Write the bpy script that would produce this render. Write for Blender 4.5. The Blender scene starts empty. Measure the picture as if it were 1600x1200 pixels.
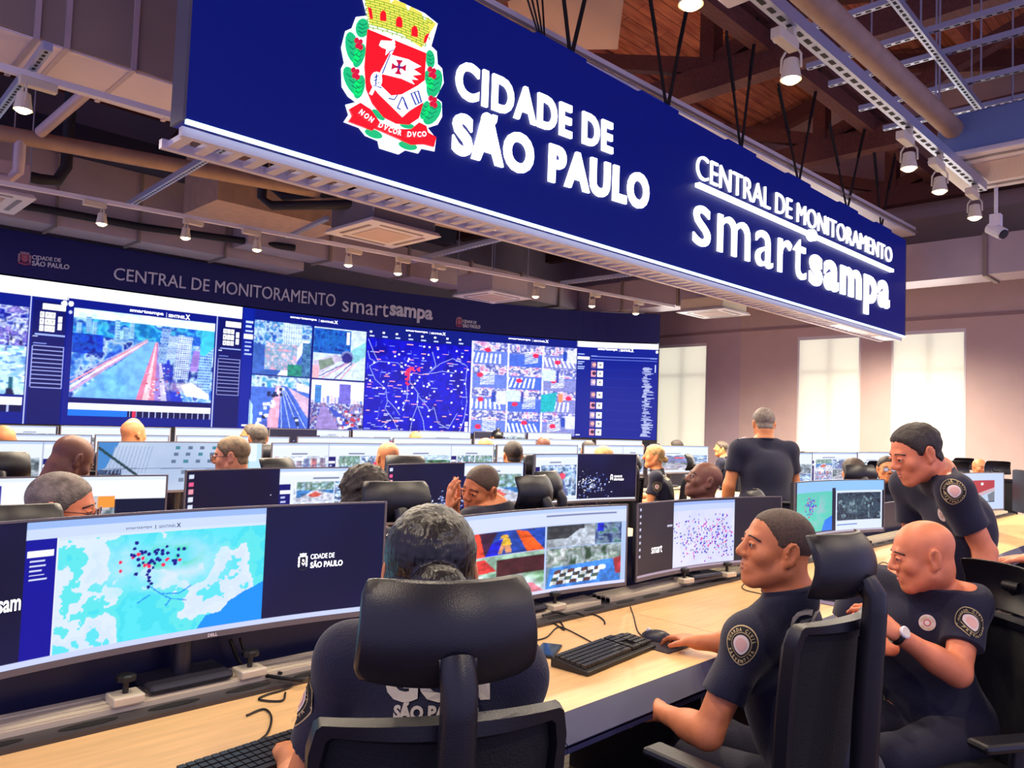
import bpy, bmesh, math, random
import numpy as np
from mathutils import Vector, Matrix
from mathutils.bvhtree import BVHTree

SC = bpy.context.scene
COL = SC.collection
PI = math.pi
random.seed(7)

# ------------------------------------------------------------------ camera
FPX, CAMH = 1200.0, 1.55                     # focal length in pixels of a 1600 px wide frame
YAW, PITCH, ROLL = math.radians(45.2), math.radians(2.9), math.radians(2.05)
_f0 = np.array([math.cos(YAW), math.sin(YAW), 0.]); RT0 = np.array([math.sin(YAW), -math.cos(YAW), 0.]); UP0 = np.array([0, 0, 1.])
FW0 = _f0
FWD = _f0*math.cos(PITCH)+UP0*math.sin(PITCH); _u1 = -_f0*math.sin(PITCH)+UP0*math.cos(PITCH)
RGT = RT0*math.cos(ROLL)+_u1*math.sin(ROLL); UPV = -RT0*math.sin(ROLL)+_u1*math.cos(ROLL)
EYE = np.array([0, 0, CAMH])
cam_data = bpy.data.cameras.new('camera'); cam_data.sensor_width = 36; cam_data.lens = 36*FPX/1600
cam_data.clip_start = 0.05; cam_data.clip_end = 200
cam = bpy.data.objects.new('camera', cam_data); COL.objects.link(cam)
cam.matrix_world = Matrix(((RGT[0], UPV[0], -FWD[0], EYE[0]), (RGT[1], UPV[1], -FWD[1], EYE[1]), (RGT[2], UPV[2], -FWD[2], EYE[2]), (0, 0, 0, 1)))
SC.camera = cam

# ------------------------------------------------------------------ world, exposure, sampling quality
wd = bpy.data.worlds.new('world'); SC.world = wd; wd.use_nodes = True
bg = wd.node_tree.nodes['Background']; bg.inputs[0].default_value = (0.58, 0.53, 1.0, 1); bg.inputs[1].default_value = 1.05
SC.view_settings.view_transform = 'Standard'; SC.view_settings.look = 'None'
SC.view_settings.exposure = 0.0; SC.view_settings.gamma = 1.0; SC.view_settings.use_curve_mapping = False
cy = SC.cycles
cy.use_denoising = True; cy.max_bounces = 5; cy.diffuse_bounces = 3; cy.glossy_bounces = 2; cy.transmission_bounces = 2
cy.transparent_max_bounces = 4; cy.caustics_reflective = False; cy.caustics_refractive = False
cy.sample_clamp_indirect = 4.0; cy.use_light_tree = True

# daylight that comes through the three tall windows of the right wall
def area_light(name, loc, rot, sx, sy, energy, col):
    l = bpy.data.lights.new(name, 'AREA'); l.shape = 'RECTANGLE'; l.size = sx; l.size_y = sy; l.energy = energy; l.color = col
    o = bpy.data.objects.new(name, l); o.location = loc; o.rotation_euler = rot; COL.objects.link(o); return o
for i, (y0, y1) in enumerate(((8.45, 9.55), (5.31, 6.47), (3.64, 4.79))):
    area_light('window_daylight', (13.86, (y0+y1)/2, 2.1), (0, PI/2, 0), 2.4, y1-y0, 45, (1, .97, .9))

def ray(px, py): return FWD+RGT*(px-800)/FPX-UPV*(py-600)/FPX
def at(px, py, X=None, Y=None, Z=None, d=None):
    r = ray(px, py)
    t = (X-EYE[0])/r[0] if X is not None else (Y-EYE[1])/r[1] if Y is not None else (Z-EYE[2])/r[2] if Z is not None else d
    return EYE+r*t

# ------------------------------------------------------------------ materials
def lin(c):
    c = np.asarray(c, float)/255.0
    return np.where(c <= .04045, c/12.92, ((c+.055)/1.055)**2.4)
MATS = {}
def mat(name, col=(128, 128, 128), rough=.5, metal=0., noise=0., nscale=6., bump=0., bscale=60., emit=None, es=0., spec=.5, stretch=None, coat=0., sheen=0.):
    if name in MATS: return MATS[name]
    m = bpy.data.materials.new(name); m.use_nodes = True; nt = m.node_tree; b = nt.nodes['Principled BSDF']
    c = lin(col); b.inputs['Base Color'].default_value = (*c, 1); b.inputs['Roughness'].default_value = rough; b.inputs['Metallic'].default_value = metal
    b.inputs['Specular IOR Level'].default_value = spec; b.inputs['Coat Weight'].default_value = coat; b.inputs['Sheen Weight'].default_value = sheen
    if emit is not None:
        b.inputs['Emission Color'].default_value = (*lin(emit), 1); b.inputs['Emission Strength'].default_value = es
    tc = None
    if noise or bump:
        tc = nt.nodes.new('ShaderNodeTexCoord'); mp = nt.nodes.new('ShaderNodeMapping'); nt.links.new(tc.outputs['Object'], mp.inputs[0])
        if stretch: mp.inputs['Scale'].default_value = stretch
    if noise:
        n = nt.nodes.new('ShaderNodeTexNoise'); n.inputs['Scale'].default_value = nscale; n.inputs['Detail'].default_value = 5
        nt.links.new(mp.outputs[0], n.inputs['Vector'])
        r = nt.nodes.new('ShaderNodeValToRGB'); r.color_ramp.elements[0].position = .3; r.color_ramp.elements[1].position = .7
        r.color_ramp.elements[0].color = (*np.clip(c*(1-noise), 0, 1), 1); r.color_ramp.elements[1].color = (*np.clip(c*(1+noise), 0, 1), 1)
        nt.links.new(n.outputs[0], r.inputs[0]); nt.links.new(r.outputs[0], b.inputs['Base Color'])
    if bump:
        n2 = nt.nodes.new('ShaderNodeTexNoise'); n2.inputs['Scale'].default_value = bscale; n2.inputs['Detail'].default_value = 3
        nt.links.new(mp.outputs[0], n2.inputs['Vector'])
        bp = nt.nodes.new('ShaderNodeBump'); bp.inputs['Strength'].default_value = bump; bp.inputs['Distance'].default_value = .01
        nt.links.new(n2.outputs[0], bp.inputs['Height']); nt.links.new(bp.outputs[0], b.inputs['Normal'])
    MATS[name] = m; return m
def plank_mat(name, c1, c2, axis, width, rough=.6, gap=.5, grain=14.):
    """boards along one axis: wave bands for the joints, stretched noise for the grain"""
    m = bpy.data.materials.new(name); m.use_nodes = True; nt = m.node_tree; b = nt.nodes['Principled BSDF']; b.inputs['Roughness'].default_value = rough
    tc = nt.nodes.new('ShaderNodeTexCoord'); mp = nt.nodes.new('ShaderNodeMapping'); nt.links.new(tc.outputs['Object'], mp.inputs[0])
    mp.inputs['Scale'].default_value = (.12, 1, 1) if axis == 'X' else (1, .12, 1)
    n = nt.nodes.new('ShaderNodeTexNoise'); n.inputs['Scale'].default_value = grain; n.inputs['Detail'].default_value = 6; nt.links.new(mp.outputs[0], n.inputs['Vector'])
    r = nt.nodes.new('ShaderNodeValToRGB'); r.color_ramp.elements[0].position = .32; r.color_ramp.elements[1].position = .68
    r.color_ramp.elements[0].color = (*lin(c1), 1); r.color_ramp.elements[1].color = (*lin(c2), 1); nt.links.new(n.outputs[0], r.inputs[0])
    br = nt.nodes.new('ShaderNodeTexBrick'); mp2 = nt.nodes.new('ShaderNodeMapping'); nt.links.new(tc.outputs['Object'], mp2.inputs[0])
    if axis == 'Y': mp2.inputs['Rotation'].default_value = (0, 0, PI/2)
    nt.links.new(mp2.outputs[0], br.inputs['Vector'])
    br.inputs['Scale'].default_value = 1; br.inputs['Mortar Size'].default_value = .006; br.inputs['Brick Width'].default_value = 1.6; br.inputs['Row Height'].default_value = width
    br.inputs['Color1'].default_value = (1, 1, 1, 1); br.inputs['Color2'].default_value = (.72, .72, .72, 1); br.inputs['Mortar'].default_value = (gap, gap, gap, 1)
    mx = nt.nodes.new('ShaderNodeMix'); mx.data_type = 'RGBA'; mx.blend_type = 'MULTIPLY'; mx.inputs[0].default_value = 1
    nt.links.new(r.outputs[0], mx.inputs[6]); nt.links.new(br.outputs[0], mx.inputs[7]); nt.links.new(mx.outputs[2], b.inputs['Base Color'])
    return m
def screen_mat(name, strength):
    m = bpy.data.materials.new(name); m.use_nodes = True; nt = m.node_tree; b = nt.nodes['Principled BSDF']
    b.inputs['Base Color'].default_value = (.008, .008, .012, 1); b.inputs['Roughness'].default_value = .35; b.inputs['Specular IOR Level'].default_value = .22
    a = nt.nodes.new('ShaderNodeAttribute'); a.attribute_name = 'picture'
    nt.links.new(a.outputs['Color'], b.inputs['Emission Color']); b.inputs['Emission Strength'].default_value = strength
    return m

# ------------------------------------------------------------------ mesh building
class MB:
    def __init__(s): s.v = []; s.f = []; s.m = []; s.cur = 0
    def add(s, vs, fs):
        o = len(s.v); s.v += [tuple(map(float, p)) for p in vs]; s.f += [tuple(i+o for i in f) for f in fs]; s.m += [s.cur]*len(fs); return s
    def box(s, lo, hi, M=None):
        x0, y0, z0 = lo; x1, y1, z1 = hi
        vs = [(x0, y0, z0), (x1, y0, z0), (x1, y1, z0), (x0, y1, z0), (x0, y0, z1), (x1, y0, z1), (x1, y1, z1), (x0, y1, z1)]
        if M is not None: vs = [tuple(M @ Vector(p)) for p in vs]
        return s.add(vs, [(3, 2, 1, 0), (4, 5, 6, 7), (0, 1, 5, 4), (1, 2, 6, 5), (2, 3, 7, 6), (3, 0, 4, 7)])
    def bar(s, a, b, w, h, up=(0, 0, 1)):
        a, b, up = Vector(a), Vector(b), Vector(up); t = (b-a).normalized(); r = t.cross(up)
        if r.length < 1e-4: r = t.cross(Vector((1, 0, 0)))
        r.normalize(); u = r.cross(t); c = []
        for p in (a, b):
            for sx, sz in ((-1, -1), (1, -1), (1, 1), (-1, 1)): c.append(p+r*(sx*w/2)+u*(sz*h/2))
        return s.add(c, [(0, 1, 2, 3), (7, 6, 5, 4), (0, 4, 5, 1), (1, 5, 6, 2), (2, 6, 7, 3), (3, 7, 4, 0)])
    def tube(s, pts, r, n=8, caps=True):
        pts = [Vector(p) for p in pts]; rs = r if isinstance(r, (list, tuple)) else [r]*len(pts); vs = []; fs = []
        up = Vector((0, 0, 1)); prev = None
        for i, p in enumerate(pts):
            t = (pts[min(i+1, len(pts)-1)]-pts[max(i-1, 0)]); t = t.normalized() if t.length > 1e-9 else Vector((0, 0, 1))
            if prev is None:
                a = t.cross(up)
                if a.length < 1e-3: a = t.cross(Vector((1, 0, 0)))
            else: a = prev-t*prev.dot(t)
            a.normalize(); prev = a; b = t.cross(a)
            for k in range(n):
                an = 2*PI*k/n; vs.append(p+(a*math.cos(an)+b*math.sin(an))*rs[i])
        for i in range(len(pts)-1):
            for k in range(n): fs.append((i*n+k, i*n+(k+1) % n, (i+1)*n+(k+1) % n, (i+1)*n+k))
        if caps: fs.append(tuple(range(n-1, -1, -1))); fs.append(tuple((len(pts)-1)*n+k for k in range(n)))
        return s.add(vs, fs)
    def lathe(s, prof, n=20, M=None):
        vs = []; fs = []
        for (r, z) in prof:
            for k in range(n):
                a = 2*PI*k/n; p = Vector((r*math.cos(a), r*math.sin(a), z)); vs.append(M @ p if M is not None else p)
        for i in range(len(prof)-1):
            for k in range(n): fs.append((i*n+k, i*n+(k+1) % n, (i+1)*n+(k+1) % n, (i+1)*n+k))
        fs.append(tuple(range(n-1, -1, -1))); fs.append(tuple((len(prof)-1)*n+k for k in range(n)))
        return s.add(vs, fs)
    def grid(s, P, closed=False):
        """P: rows of points"""
        n = len(P[0]); vs = [p for r in P for p in r]; fs = []
        for i in range(len(P)-1):
            for k in range(n-(0 if closed else 1)): fs.append((i*n+k, i*n+(k+1) % n, (i+1)*n+(k+1) % n, (i+1)*n+k))
        return s.add(vs, fs)
    def slab(s, F, B):
        """two grids of the same size joined to a closed thick sheet"""
        nr, n = len(F), len(F[0]); vs = [p for r in F for p in r]+[p for r in B for p in r]; o = nr*n; fs = []
        for i in range(nr-1):
            for k in range(n-1):
                a, b, c, d = i*n+k, i*n+k+1, (i+1)*n+k+1, (i+1)*n+k
                fs.append((a, b, c, d)); fs.append((o+d, o+c, o+b, o+a))
        ring = [k for k in range(n)]+[i*n+n-1 for i in range(1, nr)]+[(nr-1)*n+k for k in range(n-2, -1, -1)]+[i*n for i in range(nr-2, 0, -1)]
        for i in range(len(ring)):
            a, b = ring[i], ring[(i+1) % len(ring)]; fs.append((b, a, o+a, o+b))
        return s.add(vs, fs)
    def prism(s, poly, fn0, fn1):
        """polygon (2D) lifted by two maps to front and back"""
        n = len(poly); vs = [fn0(*p) for p in poly]+[fn1(*p) for p in poly]
        return s.add(vs, [tuple(range(n)), tuple(range(2*n-1, n-1, -1))]+[(i, i+n, (i+1) % n+n, (i+1) % n) for i in range(n)])
    def build(s, name, mats, parent=None, smooth=False, bevel=0, loc=None, seg=2):
        me = bpy.data.meshes.new(name); me.from_pydata(s.v, [], s.f)
        if not isinstance(mats, (list, tuple)): mats = [mats]
        for m in mats: me.materials.append(m)
        if len(mats) > 1: me.polygons.foreach_set('material_index', s.m)
        o = bpy.data.objects.new(name, me); COL.objects.link(o)
        if smooth: me.polygons.foreach_set('use_smooth', [True]*len(me.polygons))
        if smooth == 'auto':
            me.set_sharp_from_angle(angle=math.radians(40))
        me.update()
        if parent is not None: o.parent = parent
        if loc is not None: o.location = loc
        if bevel:
            b = o.modifiers.new('bevel', 'BEVEL'); b.width = bevel; b.segments = seg; b.limit_method = 'ANGLE'; b.angle_limit = math.radians(40)
        return o
def npmesh(name, V, Fq, m, parent=None, smooth=True):
    me = bpy.data.meshes.new(name); nv, nf, k = len(V), len(Fq), Fq.shape[1]
    me.vertices.add(nv); me.vertices.foreach_set('co', np.ascontiguousarray(V, np.float32).ravel())
    me.loops.add(nf*k); me.loops.foreach_set('vertex_index', np.ascontiguousarray(Fq, np.int32).ravel())
    me.polygons.add(nf); me.polygons.foreach_set('loop_start', np.arange(0, nf*k, k, dtype=np.int32))
    me.polygons.foreach_set('loop_total', np.full(nf, k, np.int32))
    if smooth: me.polygons.foreach_set('use_smooth', np.ones(nf, bool))
    me.update(calc_edges=True); me.validate()
    for q in (m if isinstance(m, (list, tuple)) else [m]): me.materials.append(q)
    o = bpy.data.objects.new(name, me); COL.objects.link(o)
    if parent is not None: o.parent = parent
    return o
def tag(o, label, cat, group=None, kind=None):
    if label: o['label'] = label
    if cat: o['category'] = cat
    if group: o['group'] = group
    if kind: o['kind'] = kind
    return o
def thing(name, label, cat, loc=(0, 0, 0), rotz=0., group=None):
    o = bpy.data.objects.new(name, None); COL.objects.link(o); o.empty_display_size = .1
    o.location = loc; o.rotation_euler = (0, 0, rotz); return tag(o, label, cat, group)
def struct(o): o['kind'] = 'structure'; return o
def dup(root, loc, rotz=0., label=None, group=None, skip=()):
    r = root.copy(); COL.objects.link(r); r.location = loc; r.rotation_euler = (0, 0, rotz)
    if label: r['label'] = label
    if group: r['group'] = group
    def rec(src, dst):
        for ch in list(src.children):
            if ch.name.split('.')[0] in skip: continue
            c = ch.copy(); COL.objects.link(c); c.parent = dst; rec(ch, c)
    rec(root, r); return r

# ------------------------------------------------------------------ lettering
_TXT = {}
def text_arrays(body, bold=0., ext=0., res=3, space=1.):
    k = (body, bold, ext, res, space)
    if k not in _TXT:
        c = bpy.data.curves.new('lettering', 'FONT'); c.body = body; c.offset = bold; c.extrude = ext; c.resolution_u = res; c.space_character = space; c.fill_mode = 'BOTH' if ext else 'FRONT'
        o = bpy.data.objects.new('lettering', c); COL.objects.link(o)
        dg = bpy.context.evaluated_depsgraph_get(); me = bpy.data.meshes.new_from_object(o.evaluated_get(dg))
        V = np.array([v.co[:] for v in me.vertices]); Fs = [tuple(p.vertices) for p in me.polygons]
        bpy.data.objects.remove(o); bpy.data.curves.remove(c); bpy.data.meshes.remove(me)
        lo, hi = V.min(0), V.max(0); V[:, :2] = (V[:, :2]-lo[:2])/(hi[:2]-lo[:2])
        if ext: V[:, 2] = V[:, 2]/ext
        _TXT[k] = (V, Fs, (hi-lo)[:2])
    return _TXT[k]
def lettering(mb, body, fn, bold=0., ext=0., res=3):
    """fn(u,v,w) -> point for u,v in 0..1 of the text's box, w -1..1 through its depth"""
    V, Fs, _ = text_arrays(body, bold, ext, res)
    return mb.add([fn(u, v, w) for u, v, w in V], Fs)
def by_word(V, Fs, d):
    """split a line of lettering into its words (gaps wider than a letter gap)"""
    iv = sorted((min(V[i][0] for i in f), max(V[i][0] for i in f)) for f in Fs); cuts, end = [], iv[0][1]; tol = .17*d[1]/d[0]
    for a, b in iv:
        if a-end > tol: cuts.append((a+end)/2)
        end = max(end, b)
    out = []
    for lo, hi in zip([-1]+cuts, cuts+[2]):
        out.append([f for f in Fs if lo < V[f[0]][0] <= hi])
    return out
def add_words(name, P, V, Fs, d, m, parent):
    for fs in by_word(V, Fs, d):
        ids = sorted({i for f in fs for i in f}); k = {i: j for j, i in enumerate(ids)}; b = MB(); b.add([P[i] for i in ids], [tuple(k[i] for i in f) for f in fs]); b.build(name, m, parent)
def aspect(body, bold=0.): a = text_arrays(body, bold)[2]; return a[0]/a[1]
# ------------------------------------------------------------------ palette
WOODTOP = mat('light_oak_laminate', (226, 184, 128), .42, noise=.10, nscale=5, stretch=(1, 9, 9))
EDGE = mat('blue_grey_edge', (58, 62, 98), .45)
CHANNEL = mat('anthracite_channel', (72, 68, 70), .45, metal=.3)
SLOT = mat('black_slot', (8, 8, 10), .7)
ALU = mat('brushed_aluminium', (222, 212, 188), .38, metal=.2)
NAVYPANEL = mat('navy_panel', (12, 16, 58), .4)
BLACKPL = mat('black_plastic', (16, 17, 22), .42, bump=.08, bscale=300)
DARKPL = mat('graphite_plastic', (40, 40, 50), .38)
GREYEDGE = mat('grey_edge', (120, 116, 112), .4)
BEZEL = mat('dark_bezel', (34, 33, 42), .38); BEZELTOP = mat('bezel_edge_grey', (104, 100, 108), .35)
CABLE = mat('black_cable', (12, 12, 14), .5)
WALLM = mat('mauve_wall_paint', (206, 182, 178), .8, noise=.04, nscale=3, bump=.05, bscale=90)
BACKWALL = mat('grey_wall_paint', (150, 138, 150), .85, noise=.06, nscale=2)
DUCT = mat('galvanised_duct', (186, 170, 176), .5, metal=.25, noise=.06, nscale=3)
DUCTLIT = mat('duct_underside_lit', (232, 218, 222), .6, noise=.03, nscale=2)
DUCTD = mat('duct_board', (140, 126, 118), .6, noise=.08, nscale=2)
WHITEP = mat('white_paint', (232, 228, 230), .45)
CREAM = mat('cream_enamel', (214, 204, 180), .45)
STEEL = mat('zinc_steel', (170, 178, 205), .35, metal=.6)
PIPE = mat('pipe_lagging', (158, 132, 116), .6, noise=.12, nscale=9)
BLACKPIPE = mat('black_foam_pipe', (16, 17, 32), .7)
NAVYLED = mat('navy_header', (12, 20, 104), .5)
NAVYBEAM = mat('navy_steel', (18, 18, 48), .6)
SILVER = mat('silver_letters', (240, 238, 248), .4)
STRAPM = mat('black_strap', (10, 10, 16), .8)
BULB = mat('lit_bulb', (255, 220, 160), .4, emit=(255, 222, 160), es=14)
LEDWHITE = mat('led_white', (255, 255, 255), .4, emit=(255, 255, 255), es=2.6)
GLOWEDGE = mat('glowing_edge', (210, 235, 255), .4, emit=(190, 225, 255), es=2.2)
UIWHITE = mat('display_white', (255, 255, 255), .4, emit=(245, 248, 255), es=1.5)
UIDARK = mat('display_ink', (20, 20, 30), .4, emit=(22, 26, 40), es=1.0)
SCREEN = screen_mat('monitor_picture', 1.15)
WALLSCREEN = screen_mat('led_wall_picture', 1.35)
BLIND = mat('roller_blind', (236, 232, 220), .8)
FLOORM = plank_mat('floor_planks', (74, 56, 46), (128, 102, 78), 'X', .18, .55, .35)
ROOFM = plank_mat('roof_boards', (168, 92, 78), (220, 142, 110), 'X', .16, .8, .25)
BEAMM = mat('dark_timber', (92, 54, 54), .8, noise=.25, nscale=7, stretch=(1, 6, 6))
TIMBER = mat('brown_timber', (190, 118, 92), .8, noise=.2, nscale=7)

# ------------------------------------------------------------------ room shell
XR, YB, ZC = 14.0, 12.4, 6.6
YS = 7.65                                            # where the right wall bends
def wall_quad(name, a, b, z0, z1, m, th=.15, side=1):
    (x0, y0), (x1, y1) = a, b; t = Vector((x1-x0, y1-y0, 0)).normalized(); n = Vector((t.y, -t.x, 0))*th*side
    mb = MB(); mb.prism([(0, z0), (1, z0), (1, z1), (0, z1)], lambda u, z: (x0+(x1-x0)*u, y0+(y1-y0)*u, z), lambda u, z: (x0+(x1-x0)*u+n.x, y0+(y1-y0)*u+n.y, z))
    return struct(mb.build(name, m))
f = MB(); f.box((-3.5, -3.2, -.1), (XR+.6, YB+.3, 0)); struct(f.build('floor', FLOORM))
# roof: two slopes that meet on a ridge along X
c = MB(); c.prism([(-3.2, 6.0), (4.6, 8.1), (YB+.3, 6.0), (YB+.3, 6.15), (4.6, 8.3), (-3.2, 6.15)], lambda y, z: (-3.5, y, z), lambda y, z: (XR+.7, y, z))
struct(c.build('ceiling', ROOFM))
wall_quad('wall_back', (-3.5, YB), (XR+.6, YB), 0, 6.3, BACKWALL, side=-1)
# right wall with three window openings: piers, sill wall and head wall in one mesh
WIN = [(3.64, 4.79), (5.31, 6.47)]
wr = MB()
def wr_piece(y0, y1, z0, z1): wr.box((XR, y0, z0), (XR+.25, y1, z1))
ZT, ZS = 3.36, .95
ys = [-3.2]+[q for w in WIN for q in w]+[YS]
for i in range(0, len(ys), 2): wr_piece(ys[i], ys[i+1], 0, 8.4)
for (y0, y1) in WIN: wr_piece(y0, y1, 0, ZS); wr_piece(y0, y1, ZT, 8.4)
struct(wr.build('wall_right', WALLM))
wr2 = MB(); WB0, WB1 = (XR, YS), (XR+.32, YB)
def wb(y): return XR+.32*(y-YS)/(YB-YS)
W3 = (8.45, 9.75)
for (y0, y1, z0, z1) in ((YS, W3[0], 0, 8.4), (W3[1], YB, 0, 8.4), (W3[0], W3[1], 0, ZS), (W3[0], W3[1], ZT, 8.4)):
    wr2.prism([(y0, z0), (y1, z0), (y1, z1), (y0, z1)], lambda y, z: (wb(y), y, z), lambda y, z: (wb(y)+.25, y, z))
struct(wr2.build('wall_right_return', mat('mauve_wall_screen_lit', (196, 174, 186), .8, noise=.04, nscale=3)))  # purple light of the screens is put into this bay's wall colour
# thin cornice line along the right wall
tr = MB(); tr.bar((XR-.012, -3, 3.56), (XR-.012, YS, 3.56), .03, .05); tr.bar((XR-.012, YS, 3.56), (wb(YB)-.012, YB, 3.56), .03, .05)
struct(tr.build('trim_1', mat('cornice_paint', (150, 126, 132), .7)))
def window(i, y0, y1, x):
    r = thing('window_%d' % i, None, None, (x, (y0+y1)/2, (ZS+ZT)/2)); r['kind'] = 'structure'
    w, h = (y1-y0)/2, (ZT-ZS)/2
    g = MB(); g.box((.15, -w, -h), (.16, w, h))
    gm = mat('daylit_glass', (235, 235, 230), .2, emit=(255, 252, 240), es=1.15)
    g.build('window_pane', gm, r)
    fr = MB()
    for s in (-1, 1): fr.box((.06, s*w-.04, -h), (.18, s*w+.04, h)); fr.box((.06, -w, s*h-.04), (.18, w, s*h+.04))
    fr.box((.08, -.05, -h), (.15, .05, h)); fr.box((.08, -w, h*.45-.04), (.15, w, h*.45+.04))
    fr.build('window_frame', WHITEP, r)
    b = MB(); b.box((.02, -w+.015, -h), (.026, w-.015, h-.05))
    bm = MATS.get('lit_blind')
    if bm is None:
        bm = mat('lit_blind', (236, 232, 218), .8); nt = bm.node_tree; bs = nt.nodes['Principled BSDF']; bs.inputs['Transmission Weight'].default_value = 0
        out = nt.nodes['Material Output']; tl = nt.nodes.new('ShaderNodeBsdfTranslucent'); tl.inputs[0].default_value = (.86, .84, .78, 1)
        tp = nt.nodes.new('ShaderNodeBsdfTransparent'); tp.inputs[0].default_value = (1, 1, .97, 1)
        m1 = nt.nodes.new('ShaderNodeMixShader'); m1.inputs[0].default_value = .35; bs.inputs['Emission Color'].default_value = (1, .98, .90, 1); bs.inputs['Emission Strength'].default_value = .38; m2 = nt.nodes.new('ShaderNodeMixShader'); m2.inputs[0].default_value = .22
        nt.links.new(bs.outputs[0], m1.inputs[1]); nt.links.new(tl.outputs[0], m1.inputs[2]); nt.links.new(m1.outputs[0], m2.inputs[1]); nt.links.new(tp.outputs[0], m2.inputs[2])
        nt.links.new(m2.outputs[0], out.inputs[0])
    b.build('roller_blind', bm, r)
    k = MB(); k.box((-.005, -w, h-.06), (.05, w, h)); k.box((-.004, -w, -h), (.03, -w+.03, h-.06)); k.box((-.004, w-.03, -h), (.03, w, h-.06)); k.build('blind_cassette', WHITEP, r)
window(1, W3[0], W3[1], wb(9.0)); window(2, *WIN[1], XR); window(3, *WIN[0], XR)

# roof timbers: trusses across, purlins along
for i, x in enumerate((1.6, 4.6, 7.6, 10.6, 13.4)):
    b = MB()
    b.bar((x, -3.1, 5.55), (x, YB, 5.55), .22, .3)
    b.bar((x, -3.1, 5.75), (x, 4.6, 7.85), .18, .26); b.bar((x, 4.6, 7.85), (x, YB, 5.75), .18, .26)
    b.bar((x, 4.6, 5.55), (x, 4.6, 7.9), .18, .2)
    for s in (-1, 1): b.bar((x, 4.6, 5.7), (x, 4.6+s*3.4, 6.9), .16, .18); b.bar((x, 4.6+s*3.4, 5.6), (x, 4.6+s*3.4, 6.9), .14, .16)
    o = struct(b.build('roof_truss', BEAMM))
for y, z in ((-1.6, 6.33), (0.2, 6.8), (1.9, 7.26), (3.4, 7.66), (5.8, 7.66), (7.4, 7.22), (9.0, 6.8), (10.6, 6.36)):
    b = MB(); b.bar((-3.4, y, z), (XR+.5, y, z), .14, .2); struct(b.build('roof_beam', TIMBER))

# ------------------------------------------------------------------ services under the roof
def one(name, label, cat, mb, m, group=None, **k): return tag(mb.build(name, m, **k), label, cat, group)
# air ducts
d1 = MB(); DY0, DY1 = 5.16, 5.86
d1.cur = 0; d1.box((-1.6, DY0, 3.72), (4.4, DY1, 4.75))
d1.cur = 2; d1.box((-1.58, DY0+.015, 3.705), (4.38, DY1-.015, 3.719)); d1.cur = 1  # paler sheet: bounced light on the underside put into its colour
for x in (-.9, .42, 1.06, 1.22, 1.6, 2.05, 3.2): d1.box((x, DY0-.02, 3.70), (x+.03, DY1+.02, 4.77))
one('air_duct', 'large grey-brown rectangular air duct with underside coloured as lit at upper left', 'air duct', d1, [DUCTD, DUCT, DUCTLIT])
d2 = MB(); d2.cur = 0; d2.box((-2.2, 10.9, 3.83), (6.1, 11.45, 5.1)); d2.cur = 1
for x in (-.4, 1.1, 2.6, 3.6, 4.8): d2.box((x, 10.87, 3.8), (x+.03, 11.45, 5.1))
one('air_duct', 'broad grey duct running above the left end of the navy header', 'air duct', d2, [DUCT, DUCTD])
d3 = MB(); d3.cur = 0; d3.box((4.9, 10.35, 3.96), (12.1, 10.85, 4.42)); d3.cur = 1
for x in (6.2, 7.7, 9.1, 10.4, 11.5): d3.box((x, 10.31, 3.93), (x+.04, 10.88, 4.45))
one('air_duct', 'slim grey duct in front of the smaller crest end of the header', 'air duct', d3, [DUCT, DUCTD])
d4 = MB(); d4.cur = 0; d4.box((12.15, -1.5, 3.86), (12.75, 10.9, 4.42)); d4.cur = 1
for y in (.5, 2.9, 4.6, 6.6, 7.9, 9.2): d4.box((12.11, y, 3.83), (12.79, y+.05, 4.45))
one('air_duct', 'long grey duct running along the window wall behind the big sign', 'air duct', d4, [DUCT, DUCTD])
d5 = MB(); d5.box((12.9, 1.2, 4.5), (13.6, 7.5, 5.0)); one('air_duct', 'higher dark duct over the window wall duct', 'air duct', d5, DUCTD)
# wall-lit panels (insulated duct boards) that hang near the left roof
d6 = MB(); d6.box((3.55, 8.3, 3.9), (5.2, 9.25, 5.06)); one('air_duct', 'short tan duct box beside the hanging air conditioner, bent pipes in front', 'air duct', d6, PIPE)
def rod_hangers(pts, z1, label, group):
    for p in pts:
        h = MB(); h.tube([(p[0], p[1], p[2]), (p[0], p[1], z1)], .006, 5); one('hanger_rod', label, 'hanger rod', h, STEEL, group)
# round pipes
def pipe(name, label, pts, r, m, group=None, n=12):
    b = MB(); b.tube(pts, r, n); return one(name, label, 'pipe', b, m, group, smooth='auto')
pipe('service_pipe', 'long lagged pipe crossing high above the left operators', [(-.8, 8.4, 4.0), (1.47, 8.16, 4.0), (4.37, 7.4, 4.0), (7.72, 7.12, 4.0), (12.1, 6.7, 4.0)], .075, PIPE)
pipe('service_pipe', 'thick tan pipe slanting beside the perforated strut at upper right', [(2.2, 1.8, 3.9), (6.55, 1.75, 3.9), (6.75, 1.75, 3.85), (6.85, 1.75, 3.7)], .075, PIPE)
pipe('service_pipe', 'grey pipe running above the big sign towards the window wall', [(1.5, 4.75, 4.95), (12.0, 4.6, 4.95)], .11, mat('grey_pipe', (126, 106, 112), .6, noise=.1))
pipe('service_pipe', 'dark cable pipe sagging along the grey duct above the header', [(1.9, 10.75, 3.95), (2.4, 10.78, 3.98), (3.6, 10.8, 4.0), (5.6, 10.3, 4.02)], .05, BLACKPIPE)
pipe('service_pipe', 'black foam pipe bent down to the small white cassette at far left', [(2.3, 9.3, 5.2), (2.3, 9.3, 4.15), (2.22, 9.3, 3.98), (2.05, 9.28, 3.95), (1.7, 9.25, 3.95)], .06, BLACKPIPE)
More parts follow.
